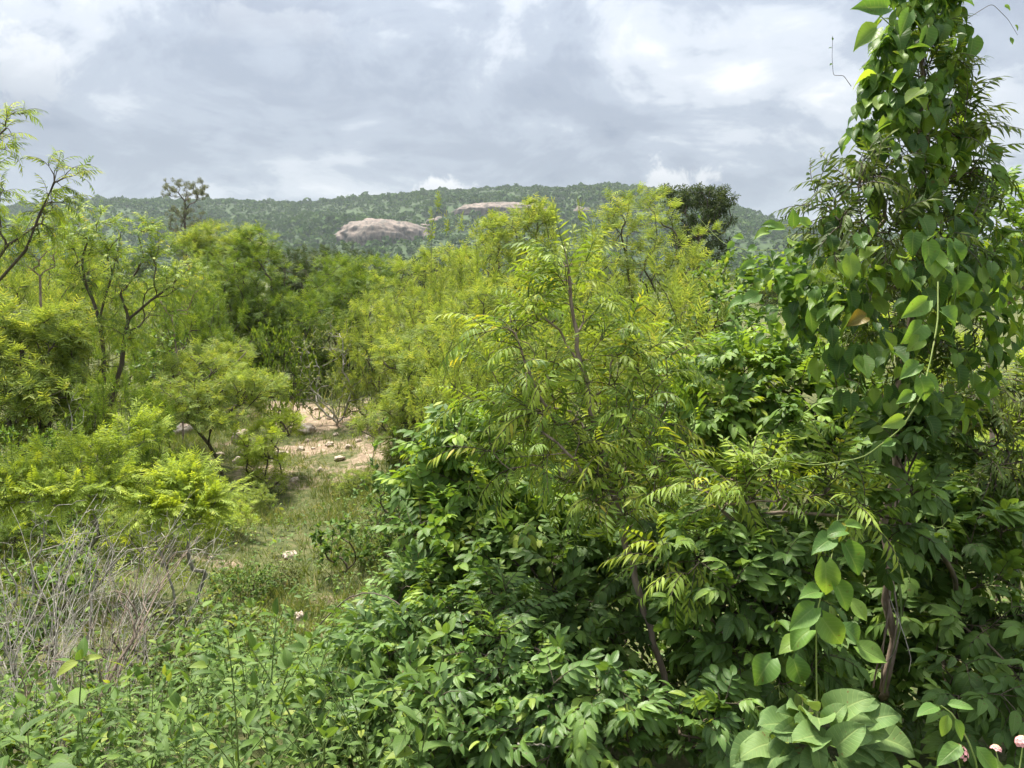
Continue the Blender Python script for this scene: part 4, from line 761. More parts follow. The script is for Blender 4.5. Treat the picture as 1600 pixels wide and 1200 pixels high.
plant('dark_shrub', 'dark shaded shrub filling the middle below the sapling crown', 'shrub', 'dark',
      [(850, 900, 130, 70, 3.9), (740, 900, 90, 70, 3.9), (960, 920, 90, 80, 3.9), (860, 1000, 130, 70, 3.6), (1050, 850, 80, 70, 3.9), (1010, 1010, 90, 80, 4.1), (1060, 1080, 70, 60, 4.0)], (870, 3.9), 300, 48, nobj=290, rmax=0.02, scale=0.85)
plant('glossy_shrub', 'low glossy blue-green pinnate bush at the bottom left of centre', 'shrub', 'glossy',
      [(640, 1040, 85, 70, 3.3), (590, 1000, 60, 50, 3.6), (690, 1130, 100, 70, 2.9), (560, 1130, 70, 70, 3.1), (660, 940, 70, 50, 3.7)], (640, 3.3), 200, 49, nobj=290, rmax=0.014, scale=0.8)
plant('narrow_leaf_bush', 'wispy bush of small narrow leaves in front of the dark shrub', 'shrub', 'glossy',
      [(780, 960, 80, 50, 3.3), (720, 1000, 60, 50, 3.2), (800, 1060, 90, 60, 3.0)], (770, 3.2), 80, 57, nobj=290, rmax=0.01, scale=0.75)
plant('pinnate_bush', 'leafy bush at the bottom centre at the foot of the thin trunk', 'shrub', 'broad',
      [(930, 1120, 110, 70, 2.8), (1060, 1150, 50, 40, 2.9), (840, 1150, 80, 60, 2.7), (1110, 1140, 60, 60, 2.7)], (950, 2.8), 115, 58, nobj=290, rmax=0.01, scale=0.6, over=dict(m='glossy'))
plant('pinnate_bush', 'broad-leaved pinnate bush right of the thin brown trunk', 'shrub', 'broad',
      [(1160, 900, 70, 60, 3.0), (1130, 980, 70, 70, 3.0), (1210, 990, 80, 80, 3.0), (1250, 900, 60, 60, 3.0), (1110, 860, 50, 40, 3.1)], (1170, 3.1), 110, 59, nobj=290, rmax=0.012, scale=0.7)
plant('neem_shrub', 'spray of pale narrow neem fronds in front of the broad-leaved bush', 'shrub', 'neem',
      [(1130, 780, 70, 40, 3.1), (1220, 770, 80, 40, 3.1), (1300, 800, 60, 45, 3.0), (1060, 890, 40, 40, 3.0)], (1200, 3.4), 34, 60, nobj=290, rmax=0.012, scale=0.75)
plant('shade_shrub', 'dark shrub in deep shade at the right edge', 'shrub', 'broad',
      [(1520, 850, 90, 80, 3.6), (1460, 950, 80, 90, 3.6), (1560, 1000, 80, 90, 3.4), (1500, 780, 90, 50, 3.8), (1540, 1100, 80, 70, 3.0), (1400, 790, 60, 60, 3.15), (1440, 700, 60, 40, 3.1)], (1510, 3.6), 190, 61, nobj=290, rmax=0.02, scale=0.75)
plant('shade_shrub', 'dark mass of leaves behind the vine-clad trunk', 'shrub', 'dark',
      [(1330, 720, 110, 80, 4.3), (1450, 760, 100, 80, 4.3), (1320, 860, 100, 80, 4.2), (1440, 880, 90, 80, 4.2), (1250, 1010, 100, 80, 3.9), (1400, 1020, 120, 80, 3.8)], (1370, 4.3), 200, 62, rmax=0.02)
plant('neem_tree', 'drooping dark neem branches at the right edge under the vine', 'tree', 'neem_dark',
      [(1540, 650, 80, 50, 4.0), (1470, 640, 60, 50, 4.0), (1560, 740, 70, 50, 3.8)], (1620, 4.0), 60, 63, nobj=290, rmax=0.02, scale=0.85)
# ------------------------------------------------------------------ vine-clad tree
TREE_BASE = tuple(gp(1378, 1110))
plant('vine_clad_tree', 'tall narrow tree at right, its brown trunk smothered by a heart-leaved vine', 'tree', 'neem_dark',
      [(1340, 320, 55, 70, 3.2), (1400, 380, 80, 80, 3.3), (1460, 250, 50, 110, 3.4), (1430, 120, 35, 100, 3.4), (1400, 500, 90, 70, 3.4)], TREE_BASE, 110, 64, nobj=290,
      trunks=[[(1380, 1080, 3.4), (1398, 1000, 3.42), (1384, 940, 3.38), (1392, 880, 3.4), (1380, 820, 3.42), (1402, 740, 3.38), (1396, 660, 3.4), (1408, 600, 3.4), (1440, 400, 3.4), (1442, 250, 3.4), (1438, 80, 3.4), (1445, -120, 3.4)], [(1400, 700, 3.4), (1310, 620, 3.5), (1300, 560, 3.5)]], rmax=0.019, scale=0.75, over=dict(wood='bark_red'))
def heart_leaves(rng, pts, out, mode):
    k = len(pts); r = rng.normal(0, 1, (k, 3)); dn = np.array((0, 0, -1.0))
    if mode == 'hang': d = dn * 0.8 + out * 0.5 + r * 0.45; n = out * 0.7 + (0, 0, 0.65) + r * 0.42
    else: d = dn * 0.25 + out * 0.9 + r * 0.35; n = out * 0.25 + (0, -0.3, 1.0) + r * 0.3
    return d, n
def build_vine():
    rng = np.random.default_rng(65)
    sil = [(-40, 1392, 1488), (0, 1382, 1494), (60, 1370, 1503), (120, 1352, 1512), (200, 1325, 1520), (300, 1300, 1530), (350, 1290, 1565), (400, 1225, 1610), (450, 1200, 1620), (520, 1215, 1620), (560, 1260, 1600), (620, 1300, 1540), (680, 1340, 1500)]
    ys = [s[0] for s in sil]; P = []; O = []; Md = []
    def lr(py): return np.interp(py, ys, [s[1] for s in sil]), np.interp(py, ys, [s[2] for s in sil])
    n = 0
    while n < 1250:
        py = rng.uniform(-40, 660); l, r = lr(py); u = rng.uniform(-1, 1); px = (l + r) / 2 + u * (r - l) / 2
        if 1275 < px < 1425 and 215 < py < 400 and rng.random() < 0.72: continue          # here the tree's own leaves show
        if py > 560 and rng.random() < 0.45: continue
        if math.sin(px / 27 + 1.2 * math.sin(py / 50)) * math.sin(py / 36 + px / 60) < -0.55 and rng.random() < 0.8: continue
        if px > 1480 and 60 < py < 330 and rng.random() < 0.5: continue
        half = (r - l) / 2 * 3.3 / FPX; front = rng.random() < 0.78
        dep = 3.35 + (-1 if front else 1) * math.sqrt(max(0, 1 - u * u)) * min(half, 0.45) * rng.uniform(0.55, 1.08) * (1 + 0.28 * math.sin(px / 31 + 2) * math.sin(py / 43 + px / 70))
        o = nrm(np.array((u, -math.sqrt(max(0.02, 1 - u * u)) * (1 if front else -1), 0.1)))
        P.append(W(px, py, dep)); O.append(o); Md.append(0); n += 1
    n = 0
    while n < 190:                                                                        # the bulge at the left
        a, q = rng.uniform(0, 2 * math.pi), math.sqrt(rng.random()); px = 1250 + 95 * q * math.cos(a); py = 455 + 95 * q * math.sin(a) * (1 if math.sin(a) > 0 else 0.85)
        if py < 380 + 0.5 * (1230 - px): continue
        dep = 3.35 - 0.3 * math.sqrt(1 - q * q) * rng.uniform(0.4, 1.1)
        P.append(W(px, py, dep)); O.append(nrm(np.array(((px - 1290) / 90, -0.8, 0.35)))); Md.append(1); n += 1
    P = np.array(P); O = np.array(O); Md = np.array(Md); k = len(P)
    d, nn = heart_leaves(rng, P, O, 'hang'); d2, n2 = heart_leaves(rng, P, O, 'flat'); d = np.where(Md[:, None] == 1, d2, d); nn = np.where(Md[:, None] == 1, n2, nn)
    s = rng.uniform(0.34, 0.9, k) * np.where(Md == 1, 0.78, 1.0)
    base = np.array(TREE_BASE) + (0.06, -0.05, 0)
    root = tag(empty('climbing_vine', base), 'heart-leaved climbing vine draped over the tall tree at right', 'vine')
    sp = dict(t='heart', m='heart', wood='stem_green')
    put_leaves(rng, root, base, sp, P, d, nn, s, 285)
    # twining stems
    for q in range(5):
        ph = rng.uniform(0, 6.28); pts = []; tr = [(1380, 1080), (1392, 960), (1385, 860), (1400, 700), (1402, 600), (1440, 400), (1442, 250), (1438, 80), (1440, -30)]
        for i in range(60):
            t = i / 59; py = 1080 - 1110 * t; px = np.interp(-py, [-b for a, b in tr], [a for a, b in tr]); a = ph + t * rng.uniform(8.8, 9.2); rr = 0.028 + 0.016 * math.sin(3 * a + q)
            pts.append(W(px, py, 3.4) + np.array((rr * math.cos(a), rr * math.sin(a), 0)))
        obj('stem', chains_mesh('stem', [(np.array(pts), np.linspace(0.005, 0.0025, 60))], M['bark_red' if q < 3 else 'stem_green'], base), root)
    mm = [mesh_from('leaf', v, f, lf, mi, [M['heart_young']]) for v, f, lf, mi in T['heart']]
    def strand(name, px3, r0, mat, leaves=()):
        c = np.array([W(*p) for p in px3]); t = np.linspace(0, len(c) - 1, 8 * len(c)); pts = np.stack([np.interp(t, range(len(c)), c[:, j]) for j in range(3)], -1)
        for _ in range(3): pts[1:-1] = 0.25 * pts[:-2] + 0.5 * pts[1:-1] + 0.25 * pts[2:]
        obj(name, chains_mesh(name, [(pts, np.linspace(r0, r0 * 0.5, len(pts)))], M[mat], base), root)
        for (lx, ly, dep, ang, sz) in leaves:            # ang: direction of the tip in the picture, degrees below the right
            a = R(ang); dd = np.array((math.cos(a), -0.25, -math.sin(a))) + rng.normal(0, 0.1, 3); n_ = np.array((0, -0.8, 0.6)) + rng.normal(0, 0.2, 3)
            A = Matrix(frame(dd, n_) * sz * 0.86).to_4x4(); A.translation = Vector(W(lx, ly, dep) - base); obj('leaf', mm[int(rng.integers(0, 6))], root, A)
    strand('shoot', [(1466, 440, 2.78), (1466, 500, 2.75), (1455, 560, 2.72), (1440, 620, 2.72), (1408, 670, 2.75), (1350, 715, 2.8), (1270, 728, 2.9), (1190, 712, 3.0), (1155, 735, 3.0)], 0.0035, 'stem_pale',
           [(1448, 470, 2.74, 150, 1.05), (1472, 488, 2.74, 40, 1.05), (1440, 508, 2.73, 140, 1.0), (1436, 570, 2.72, 155, 0.9), (1438, 592, 2.71, 70, 1.0), (1446, 588, 2.73, 60, 0.8), (1425, 615, 2.73, 170, 0.7), (1410, 655, 2.75, 175, 0.8), (1395, 690, 2.76, 165, 0.5), (1440, 530, 2.72, 160, 0.7)])
    strand('shoot', [(1500, 380, 2.9), (1496, 440, 2.86), (1488, 500, 2.85)], 0.003, 'stem_green', [(1450, 378, 2.85, 100, 1.0), (1490, 380, 2.85, 80, 1.1), (1495, 430, 2.85, 85, 1.1), (1462, 395, 2.85, 95, 1.0)])
    strand('shoot', [(1520, 160, 3.3), (1545, 200, 3.28), (1535, 250, 3.28)], 0.003, 'stem_green', [(1528, 195, 3.25, 100, 1.4), (1545, 235, 3.25, 20, 1.1), (1548, 265, 3.25, 50, 1.2), (1520, 60, 3.3, 90, 1.1)])
    strand('shoot', [(1392, 40, 3.2), (1370, 20, 3.15), (1350, 10, 3.1)], 0.003, 'stem_green', [(1385, 12, 3.15, 175, 1.5), (1370, 45, 3.15, 150, 1.3), (1420, 20, 3.15, 120, 1.0), (1450, 45, 3.15, 110, 1.1)])
    strand('tendril', [(1330, 135, 3.2), (1318, 118, 3.18), (1302, 118, 3.15), (1300, 90, 3.15), (1301, 56, 3.15)], 0.0016, 'twig', [(1301, 62, 3.15, 250, 0.12), (1299, 75, 3.15, 200, 0.12), (1300, 100, 3.15, 160, 0.14)])
    strand('tendril', [(1510, 30, 3.3), (1550, 5, 3.3), (1575, 30, 3.28), (1590, 55, 3.25)], 0.0016, 'twig', [(1570, 10, 3.28, 30, 0.35), (1586, 40, 3.25, 60, 0.25), (1578, 60, 3.25, 70, 0.3)])
    strand('tendril', [(1215, 390, 3.1), (1170, 392, 3.05), (1130, 380, 3.0), (1105, 355, 3.0), (1092, 340, 3.0)], 0.0018, 'stem_pale', [(1212, 352, 3.1, 200, 0.6), (1160, 372, 3.05, 210, 0.45), (1180, 385, 3.05, 150, 0.4), (1145, 378, 3.0, 120, 0.35), (1093, 340, 3.0, 250, 0.15)])
    strand('shoot', [(1265, 360, 3.2), (1230, 350, 3.15), (1190, 360, 3.1)], 0.0025, 'stem_pale', [(1262, 352, 3.15, 200, 0.8), (1240, 352, 3.12, 260, 0.7), (1225, 358, 3.1, 190, 0.8), (1200, 362, 3.1, 170, 0.7), (1178, 412, 3.1, 175, 0.7), (1165, 470, 3.1, 165, 0.9), (1185, 460, 3.1, 150, 0.8)])
    for a in ([(1392, 900, 3.2), (1400, 940, 3.2), (1408, 980, 3.18), (1398, 1020, 3.18), (1370, 1050, 3.2)], [(1398, 880, 3.2), (1388, 930, 3.2), (1412, 990, 3.15), (1424, 1030, 3.12), (1420, 1050, 3.1)], [(1330, 540, 3.1), (1318, 570, 3.1), (1320, 590, 3.08), (1345, 600, 3.1)], [(1368, 440, 3.05), (1350, 500, 3.05), (1318, 560, 3.08), (1330, 595, 3.1)]):
        strand('dead_stem', a, 0.003, 'dry')
    yl = mesh_from('leaf', *T['heart'][1], [M['heart_yellow']]); A = Matrix(frame(np.array((-0.8, -0.3, -0.1)), np.array((0.1, -0.8, 0.6))) * 0.72).to_4x4(); A.translation = Vector(W(1352, 495, 2.95) - base)
    tag(obj('leaf', yl, root, A), 'withered yellow-brown vine leaf')
build_vine()
# ------------------------------------------------------------------ creeper with large pale leaves, in front of the broad-leaved bush
def hand_plant(name, label, cat, base, stems, tpl, mat, smat, leaves, seed, r0=0.004, group=None):
    """a plant whose leaves are set one by one: leaves = (px, py, depth, tip direction deg below right, size, facing up 0..1)"""
    rng = np.random.default_rng(seed); base = np.array(base); root = tag(empty(name, base), label, cat, group)
    for st in stems:
        c = np.array([base if p is None else W(*p) for p in st]); t = np.linspace(0, len(c) - 1, 8 * len(c)); pts = np.stack([np.interp(t, range(len(c)), c[:, j]) for j in range(3)], -1)
        for _ in range(4): pts[1:-1] = 0.25 * pts[:-2] + 0.5 * pts[1:-1] + 0.25 * pts[2:]
        obj('stem', chains_mesh('stem', [(pts, np.linspace(r0, r0 * 0.45, len(pts)))], M[smat], base), root)
    mm = [mesh_from('leaf', v, f, lf, mi, [M[mat]]) for v, f, lf, mi in T[tpl]]
    for lx, ly, dep, ang, sz, up in leaves:
        a = R(ang); dd = np.array((math.cos(a), -0.2 - 0.3 * up, -math.sin(a) * (1 - 0.4 * up))) + rng.normal(0, 0.1, 3); n_ = np.array((0, -1 + 0.7 * up, 0.35 + up)) + rng.normal(0, 0.18, 3)
        A = Matrix(frame(dd, n_) * sz).to_4x4(); A.translation = Vector(W(lx, ly, dep) - base); obj('leaf', mm[int(rng.integers(0, len(mm)))], root, A)
    return root
b = W(1290, 1090, 2.8); b[2] = gz(b[0], b[1])
hand_plant('heart_leaf_creeper', 'upright creeper with large pale heart leaves in front of the broad-leaved bush', 'creeper', b, [[None, (1275, 1040, 2.7), (1275, 960, 2.6), (1300, 870, 2.6), (1310, 800, 2.65)]], 'heart', 'heart_young', 'stem_pale',
    [(1290, 880, 2.55, 95, 1.1, 0.3), (1305, 910, 2.55, 70, 0.95, 0.1), (1320, 850, 2.58, 60, 1.05, 0.3), (1272, 950, 2.55, 150, 1.0, 0.4), (1285, 965, 2.55, 55, 1.15, 0.3), (1240, 1030, 2.55, 85, 1.0, 0.2), (1205, 1030, 2.58, 130, 1.0, 0.5), (1265, 985, 2.57, 160, 0.9, 0.6), (1280, 925, 2.58, 200, 0.8, 0.8), (1320, 830, 2.6, 190, 0.7, 0.7), (1300, 842, 2.6, 160, 0.9, 0.8), (1322, 820, 2.62, 15, 0.5, 0.6), (1320, 980, 2.6, 40, 0.9, 0.5), (1340, 1010, 2.62, 30, 0.9, 0.6), (1250, 1000, 2.6, 175, 0.8, 0.7), (1330, 940, 2.62, 60, 0.7, 0.4)], 66)
b = W(1285, 1200, 2.0); b[2] = gz(b[0], b[1])
rgv = np.random.default_rng(8); lv = []
for i in range(72):
    a = rgv.uniform(0, 360); q = math.sqrt(rgv.random()); lv.append((1285 + 95 * q * math.cos(R(a)), 1162 + 62 * q * math.sin(R(a)), 1.95 + 0.10 * q - 0.07 * (1 - q) + rgv.uniform(-0.03, 0.03), a if q > 0.3 else rgv.uniform(0, 360), rgv.uniform(0.48, 0.88) * (0.75 + 0.3 * q), rgv.uniform(0.55, 1.0)))
hand_plant('broad_leaf_plant', 'velvety plant with large rounded grey-green leaves at the bottom right', 'plant', b, [[None, (1285, 1180, 2.0)], [None, (1240, 1170, 2.0)], [None, (1330, 1170, 2.0)]], 'velvet', 'velvet', 'stem_green', lv, 67)
# ------------------------------------------------------------------ flowering lantana in the corner
def lantana():
    b = W(1540, 1290, 1.9); b[2] = gz(b[0], b[1])
    root = hand_plant('lantana', 'lantana sprig with yellow-green leaves and pink flowers in the bottom right corner', 'plant', b,
        [[None, (1528, 1200, 1.9), (1512, 1155, 1.9), (1488, 1115, 1.9), (1470, 1102, 1.9)], [None, (1540, 1215, 1.9), (1560, 1190, 1.9), (1556, 1174, 1.9)], [None, (1500, 1200, 1.9), (1496, 1184, 1.9)], [None, (1590, 1220, 1.9), (1598, 1166, 1.9)]], 'weed', 'heart_young', 'stem_pale',
        [(1470, 1104, 1.88, 185, 0.75, 0.8), (1475, 1100, 1.88, -20, 0.6, 0.8), (1482, 1112, 1.88, 110, 0.6, 0.3), (1490, 1118, 1.88, 70, 0.65, 0.3), (1505, 1160, 1.88, 160, 0.9, 0.6), (1520, 1160, 1.88, 60, 0.9, 0.4), (1530, 1180, 1.9, 40, 0.8, 0.6), (1560, 1195, 1.9, 30, 0.7, 0.6), (1530, 1198, 1.88, 150, 0.9, 0.7)], 68, r0=0.0035)
    pet, nt, N, L = new_mat('pink_petal'); at = N('ShaderNodeAttribute'); at.attribute_name = 'lf'; sp = N('ShaderNodeSeparateXYZ'); L(at.outputs['Vector'], sp.inputs[0])
    r = N('ShaderNodeValToRGB'); e = r.color_ramp.elements; e[0].color = (0.80, 0.50, 0.25, 1); e[1].position = 0.3; e[1].color = (0.78, 0.36, 0.36, 1); L(sp.outputs[2], r.inputs[0])
    bs = N('ShaderNodeBsdfPrincipled'); L(r.outputs[0], bs.inputs['Base Color']); bs.inputs['Roughness'].default_value = 0.6; o = N('ShaderNodeOutputMaterial'); L(bs.outputs[0], o.inputs[0])
    rng = np.random.default_rng(4); base = blade(0.0065, 0.007, roundish, 2, (-1, 0, 1), 0.1, 0.3)
    for px, py, rad in ((1496, 1178, 0.023), (1556, 1172, 0.011), (1598, 1161, 0.016)):
        c = W(px, py, 1.88); P = []; D = []; Nn = []; Rn = []
        for i in range(26 if rad > 0.015 else 12):
            z = 1 - i / 26 * 1.1; a = i * 2.4; u = np.array((math.cos(a) * math.sqrt(max(0, 1 - z * z)), math.sin(a) * math.sqrt(max(0, 1 - z * z)), z)); t1 = nrm(np.cross(u, (0.3, 0.9, 0.2))); t2 = np.cross(u, t1)
            for k in range(5): P.append(c + u * rad); D.append(math.cos(k * 1.2566) * t1 + math.sin(k * 1.2566) * t2 + 0.25 * u); Nn.append(u); Rn.append(max(0, 1 - z) * 0.8 + rng.random() * 0.15)
        v, f, lf, mi = place(base, np.array(P), np.array(D), np.array(Nn), np.ones(len(P)), np.array(Rn))
        obj('flower', mesh_from('flower', v - b, f, lf, mi, [pet]), root)
lantana()

# ------------------------------------------------------------------ weeds of the lower left
def weeds():
    rng = np.random.default_rng(21); protos = []
    for q in range(5):
        h = [0.55, 0.7, 0.85, 0.5, 0.62][q]; n = [12, 16, 14, 20, 12][q]; ls = [1.0, 0.8, 1.1, 0.5, 0.95][q]; tk = ['weed', 'lanceweed', 'weed', 'weed', 'lanceweed'][q]; t = np.linspace(0, 1, n); sway = rng.uniform(-0.12, 0.12, 2)
        pts = np.stack([sway[0] * t ** 2, sway[1] * t ** 2, h * t], -1); ch = [(pts, np.linspace(0.004, 0.0015, n))]
        P = []; D = []; Nn = []; Sz = []; br = [(pts, 0.3)]
        for k in range([3, 5, 3, 8, 4][q]):
            a = rng.uniform(0, 6.28); p0 = pts[4 + k]; tt = np.linspace(0, 1, 6)[:, None]; p = p0 + tt * np.array((math.cos(a) * 0.16, math.sin(a) * 0.16, 0.2)) * rng.uniform(0.7, 1.2); ch.append((p, np.linspace(0.002, 0.001, 6))); br.append((p, 0.35))
        for p, t0 in br:
            m = len(p); a = rng.uniform(0, 6.28)
            for i in range(int(m * t0), m, 2 if len(p) > 8 else 2):
                for sgn in (0, math.pi):
                    w = np.array((math.cos(a + sgn), math.sin(a + sgn), rng.uniform(0.0, 0.45))); P.append(p[i]); D.append(w); Nn.append(np.array((0, 0, 1.0)) + rng.normal(0, 0.25, 3)); Sz.append(ls * rng.uniform(0.55, 1.05) * (1.15 - 0.5 * i / m))
                a += 1.57 + rng.uniform(-0.3, 0.3)
            for k in range(2): P.append(p[-1]); D.append(np.array((*rng.normal(0, 0.6, 2), 0.8))); Nn.append(np.array((0, 0, 1.0)) + rng.normal(0, 0.4, 3)); Sz.append(0.5)
        P = np.array(P); D = np.array(D); Nn = np.array(Nn); Sz = np.array(Sz); var = rng.integers(0, 4, len(P))
        sm = chains_mesh('stem', ch, M['stem_green'], np.zeros(3), 4)
        fol = mesh_from('foliage', *join([place(T[tk][v], P[var == v], D[var == v], Nn[var == v], Sz[var == v], rng.random((var == v).sum())) for v in range(4) if (var == v).any()]), [M['weed'], M['stem_green']])
        mats = []; Rm = frame(D, Nn)
        for i in range(len(P)): A = Matrix(Rm[i] * Sz[i]).to_4x4(); A.translation = Vector(P[i]); mats.append((int(var[i]), A))
        protos.append((sm, fol, mats, h, tk))
    lm = {k: [mesh_from('leaf', v, f, lf, mi, [M['weed'], M['stem_green']]) for v, f, lf, mi in T[k]] for k in ('weed', 'lanceweed')}
    line = [(-50, 1020), (150, 1040), (250, 990), (320, 920), (400, 945), (470, 985), (560, 1000), (640, 960)]; made = []; tries = 0
    while len(made) < 280 and tries < 9000:
        tries += 1; px, py = rng.uniform(-30, 660), rng.uniform(930, 1480); p = gp(px, py); q = int(rng.integers(0, 5)); s = rng.uniform(0.6, 1.45)
        if p[1] < 2.1: continue
        tx, ty, _ = proj(p + (0, 0, protos[q][3] * s))
        if ty < np.interp(tx, [a for a, b_ in line], [b_ for a, b_ in line]) or ty > 1230 or tx > 640: continue
        if any((p[0] - a[0]) ** 2 + (p[1] - a[1]) ** 2 < 0.13 ** 2 for a in made): continue
        made.append((p[0], p[1], q, s, p))
    made.sort(key=lambda a: a[1])
    for i, (x, y, q, s, p) in enumerate(made):
        lab, grp = ('leafy green weed standing in the dense weeds at the bottom left', 'tall leafy weeds at the bottom left') if y < 4.6 else ('leafy green weed beside the grassy clearing, behind the bottom weeds', 'leafy weeds beside the clearing')
        r = tag(empty('weed', p), lab, 'weed', grp); r.rotation_euler = (rng.normal(0, 0.08), rng.normal(0, 0.08), rng.uniform(0, 6.28)); r.scale = (s, s, s)
        sm, fol, mats, h, tk = protos[q]; obj('stem', sm, r)
        if i < 55:
            for v, A in mats: obj('leaf', lm[tk][v], r, A)
        else: tag(obj('foliage', fol, r), kind='stuff')
    # a few small ones dotted on the clearing
    for i, (px, py, s) in enumerate([(420, 930, 0.45), (400, 900, 0.5), (500, 905, 0.35), (470, 940, 0.4), (560, 890, 0.5), (440, 835, 0.4), (600, 860, 0.6), (580, 830, 0.5), (430, 780, 0.4), (380, 760, 0.5), (360, 850, 0.5), (300, 900, 0.5), (520, 760, 0.35), (570, 700, 0.4), (520, 985, 0.5), (590, 930, 0.6), (350, 905, 0.6), (395, 860, 0.45), (490, 820, 0.4), (470, 800, 0.35), (540, 800, 0.45), (510, 870, 0.4), (460, 900, 0.5), (540, 940, 0.55), (490, 960, 0.5), (430, 870, 0.45), (350, 800, 0.5), (560, 850, 0.5)]):
        p = gp(px, py); q = i % 5; r = tag(empty('weed', p), 'small low weed dotted on the grassy clearing', 'weed', 'small weeds on the clearing'); r.rotation_euler.z = i * 1.7; r.scale = (s * 1.3, s * 1.3, s)
        obj('stem', protos[q][0], r); tag(obj('foliage', protos[q][1], r), kind='stuff')
weeds()
for _n, (px, py, s, lab, m) in enumerate([(330, 835, 0.26, 'low yellow-green bush at the foot of the smaller lime shrub', 'lime'), (395, 800, 0.20, 'low green bush at the left side of the grassy clearing', 'acacia'), (600, 880, 0.22, 'low leafy bush at the right side of the clearing by the glossy bush', 'weed'),
        (560, 770, 0.2, 'small olive bush on the right of the clearing below the path', 'acacia'), (440, 915, 0.15, 'tiny pale bush in the lower clearing left of the bare stones', 'scrub'), (240, 860, 0.3, 'olive bush behind the grey rods at the clearing edge', 'acacia'), (150, 850, 0.32, 'green bush under the larger lime shrub behind the rods', 'weed'), (60, 860, 0.34, 'leafy bush behind the rods at the left edge', 'acacia_green'), (385, 940, 0.2, 'small leafy bush at the top of the bottom left weeds', 'weed'), (620, 815, 0.25, 'small dark bush under the overhanging path shrub', 'dark')]):
    p_ = gp(px, py); q = 4 if m in ('weed', 'scrub', 'dark') else _n % 4; r = tag(empty('low_bush', p_), lab, 'bush', 'low bushes round the clearing'); r.scale = (s * 1.35, s * 1.2, s); r.rotation_euler.z = _n * 1.3
    obj('stems', MOUNDS[q][0], r); o = tag(obj('foliage', MOUNDS[q][1], r), kind='stuff'); o.material_slots[0].link = 'OBJECT'; o.material_slots[0].material = M[m]

# ------------------------------------------------------------------ stones
STONES = [(453, 872, 10, 'rounded tan stone lying alone in the grass of the clearing'), (377, 690, 12, 'upright pale stone beside the low layered shrub'), (480, 675, 13, 'broad tan rock in the middle of the sandy path'),
 (285, 678, 12, 'pale rock half hidden behind the smaller lime shrub'), (374, 722, 8, 'small white stone left of the sandy path'), (466, 966, 8, 'reddish stone near the bottom weeds of the clearing')]
STONES += [(a, b, c, None) for a, b, c in [(517, 655, 6), (540, 648, 5), (570, 652, 5), (585, 672, 6), (470, 704, 6), (490, 702, 4), (515, 697, 6), (530, 718, 7), (447, 710, 5), (435, 712, 8), (460, 752, 6), (405, 735, 5), (412, 742, 4), (500, 735, 4), (545, 700, 5), (560, 690, 4), (575, 685, 5), (450, 655, 6), (440, 640, 5), (495, 640, 4), (420, 750, 5), (430, 722, 5), (345, 712, 5), (338, 712, 4), (525, 680, 4), (555, 665, 4), (300, 878, 4), (330, 872, 4), (345, 880, 3), (480, 690, 4)]]
smesh = []
for q in range(4):
    me = rock_mesh(20 + q, 1, 0.85, 0.62, 3, noise=0.45); me.materials.append(M['stone']); smesh.append(me)
srng = random.Random(4)
for i, (px, py, r, lab) in enumerate(STONES):
    p = gp(px, py); k = np.linalg.norm(p - CAM) / FPX; s = r * k * 1.15
    o = obj('stone', smesh[i % 4]); o.location = Vector(p) + Vector((0, 0, s * 0.22)); o.rotation_euler = (srng.uniform(-.3, .3), srng.uniform(-.3, .3), srng.uniform(0, 6.28)); o.scale = (s, s, s * srng.uniform(0.75, 1.2) * (1.6 if i == 1 else 1))
    tag(o, lab or 'small pale stone scattered on the sandy path', 'stone', None if lab else 'small stones on the path')

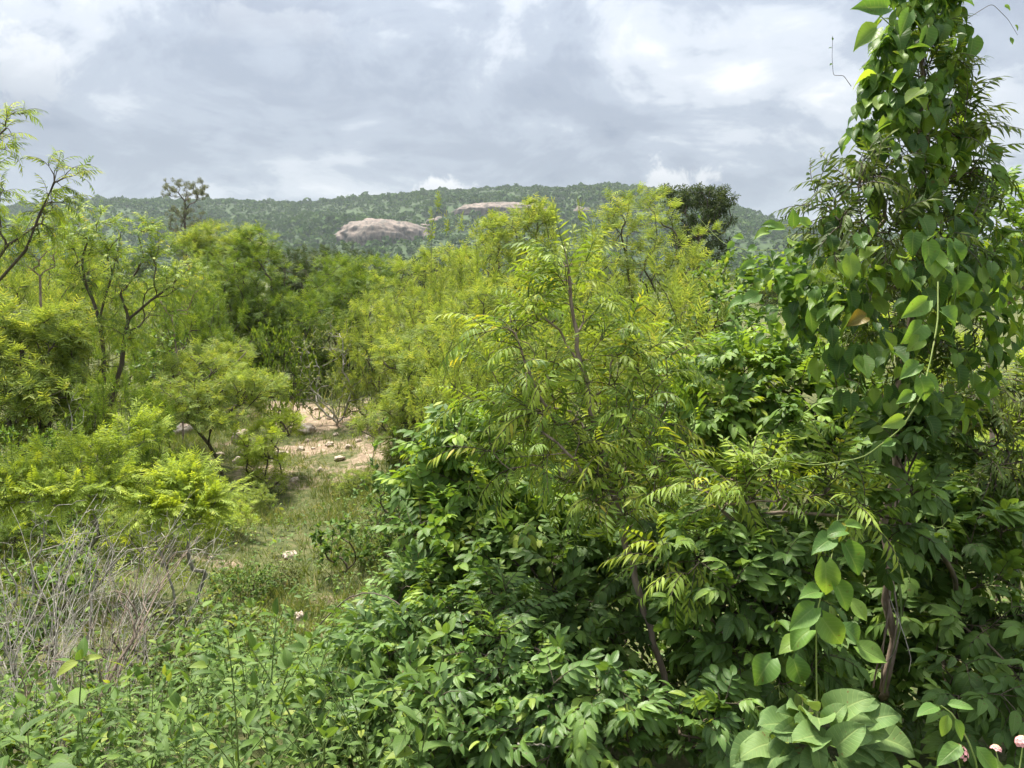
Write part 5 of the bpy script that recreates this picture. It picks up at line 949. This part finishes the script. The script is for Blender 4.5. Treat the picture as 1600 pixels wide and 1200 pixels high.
# ------------------------------------------------------------------ grass and ground cover
def grass():
    rng = np.random.default_rng(31)
    def blades(n, xr, yr, hmin, hmax, w, dens, name, label, per=4, mat='grass', cover=0.3):
        x = rng.uniform(*xr, n); y = rng.uniform(*yr, n); px, py, dp = proj(np.stack([x, y, gz(x, y)], -1))
        keep = (px > -60) & (px < 1660) & (py < 1300) & (rng.random(n) < dens(x, y)); x = x[keep]; y = y[keep]
        x = np.repeat(x, per) + rng.normal(0, 0.03, len(x) * per); y = np.repeat(y, per) + rng.normal(0, 0.03, len(y) * per); k = len(x)
        pos = np.stack([x, y, gz(x, y) - 0.005], -1); d = rng.normal(0, 0.55, (k, 3)); d[:, 2] = 1; tpl = blade(1, w, lambda t: 1 - t * 0.9, 1, (-1, 1), 0, 0.4)
        V, F, LF, MI = place(tpl, pos, d, rng.normal(0, 1, (k, 3)), rng.uniform(hmin, hmax, k), rng.random(k))
        tag(obj(name, mesh_from(name, V, F, LF, MI, [M[mat]])), label, 'grass', kind='stuff')
    patch = lambda x, y: np.clip(0.55 + 0.6 * np.sin(2.1 * x + 1.3 * np.sin(1.7 * y)) * np.sin(1.6 * y + x), 0.1, 1)
    blades(52000, (-7.5, 0.5), (5.0, 17.5), 0.04, 0.17, 0.085, lambda x, y: np.clip(1.05 - 1.25 * soil_at(x, y), 0.03, 1) * patch(x, y), 'short_grass', 'short grass over the clearing', 4)
    blades(9000, (-30, 10), (15, 60), 0.25, 0.7, 0.05, lambda x, y: 0.8 * patch(x / 2, y / 2), 'tall_grass', 'pale tall grass over the field beyond the clearing', 5)
    n = 9000; x = rng.uniform(-7, 4.5, n); y = rng.uniform(2.2, 10, n); keep = rng.random(n) > 0.8 * (soil_at(x, y) + ((x > -3.6) & (x < -0.8) & (y > 6)) * 0.7); x = x[keep]; y = y[keep]; k = len(x)
    d = rng.normal(0, 1, (k, 3)); d[:, 2] = np.abs(d[:, 2]) * 0.4 + 0.1; nn = rng.normal(0, 0.4, (k, 3)); nn[:, 2] += 1
    V, F, LF, MI = place(T['simple'][0], np.stack([x, y, gz(x, y) + rng.uniform(0.01, 0.2, k)], -1), d, nn, rng.uniform(0.6, 1.3, k), rng.random(k))
    tag(obj('ground_cover', mesh_from('ground_cover', V, F, LF, MI, [M['weed']])), 'low leafy ground cover under the shrubs', 'plants', kind='stuff')
grass()
# loose sticks in the thicket
for lab, pts, r, mt in [('bare brown stick lying level at the bottom centre', [(808, 1163, 2.6), (850, 1166, 2.6), (896, 1170, 2.62)], 0.005, 'dry'),
        ('long dark bare branch slanting down left of the thin trunk', [(835, 1010, 3.0), (900, 1060, 3.0), (985, 1140, 3.0)], 0.006, 'bark'),
        ('dark bare twig arching over the glossy bush at the clearing edge', [(500, 975, 3.6), (545, 930, 3.5), (590, 925, 3.4), (640, 955, 3.3), (700, 1010, 3.2)], 0.004, 'bark'),
        ('dark bare branch reaching level through the wispy bush', [(700, 1010, 3.1), (760, 1025, 3.05), (825, 1028, 3.0)], 0.005, 'bark')]:
    c = np.array([W(*p) for p in pts]); t = np.linspace(0, len(c) - 1, 20); q = np.stack([np.interp(t, range(len(c)), c[:, j]) for j in range(3)], -1)
    for _ in range(3): q[1:-1] = 0.25 * q[:-2] + 0.5 * q[1:-1] + 0.25 * q[2:]
    q += np.random.default_rng(len(lab)).normal(0, 0.002, q.shape)
    tag(obj('bare_branch', chains_mesh('bare_branch', [(q - c[0], np.linspace(r, r * 0.5, 20))], M[mt], np.zeros(3)), mat=Matrix.Translation(c[0])), lab, 'branch')
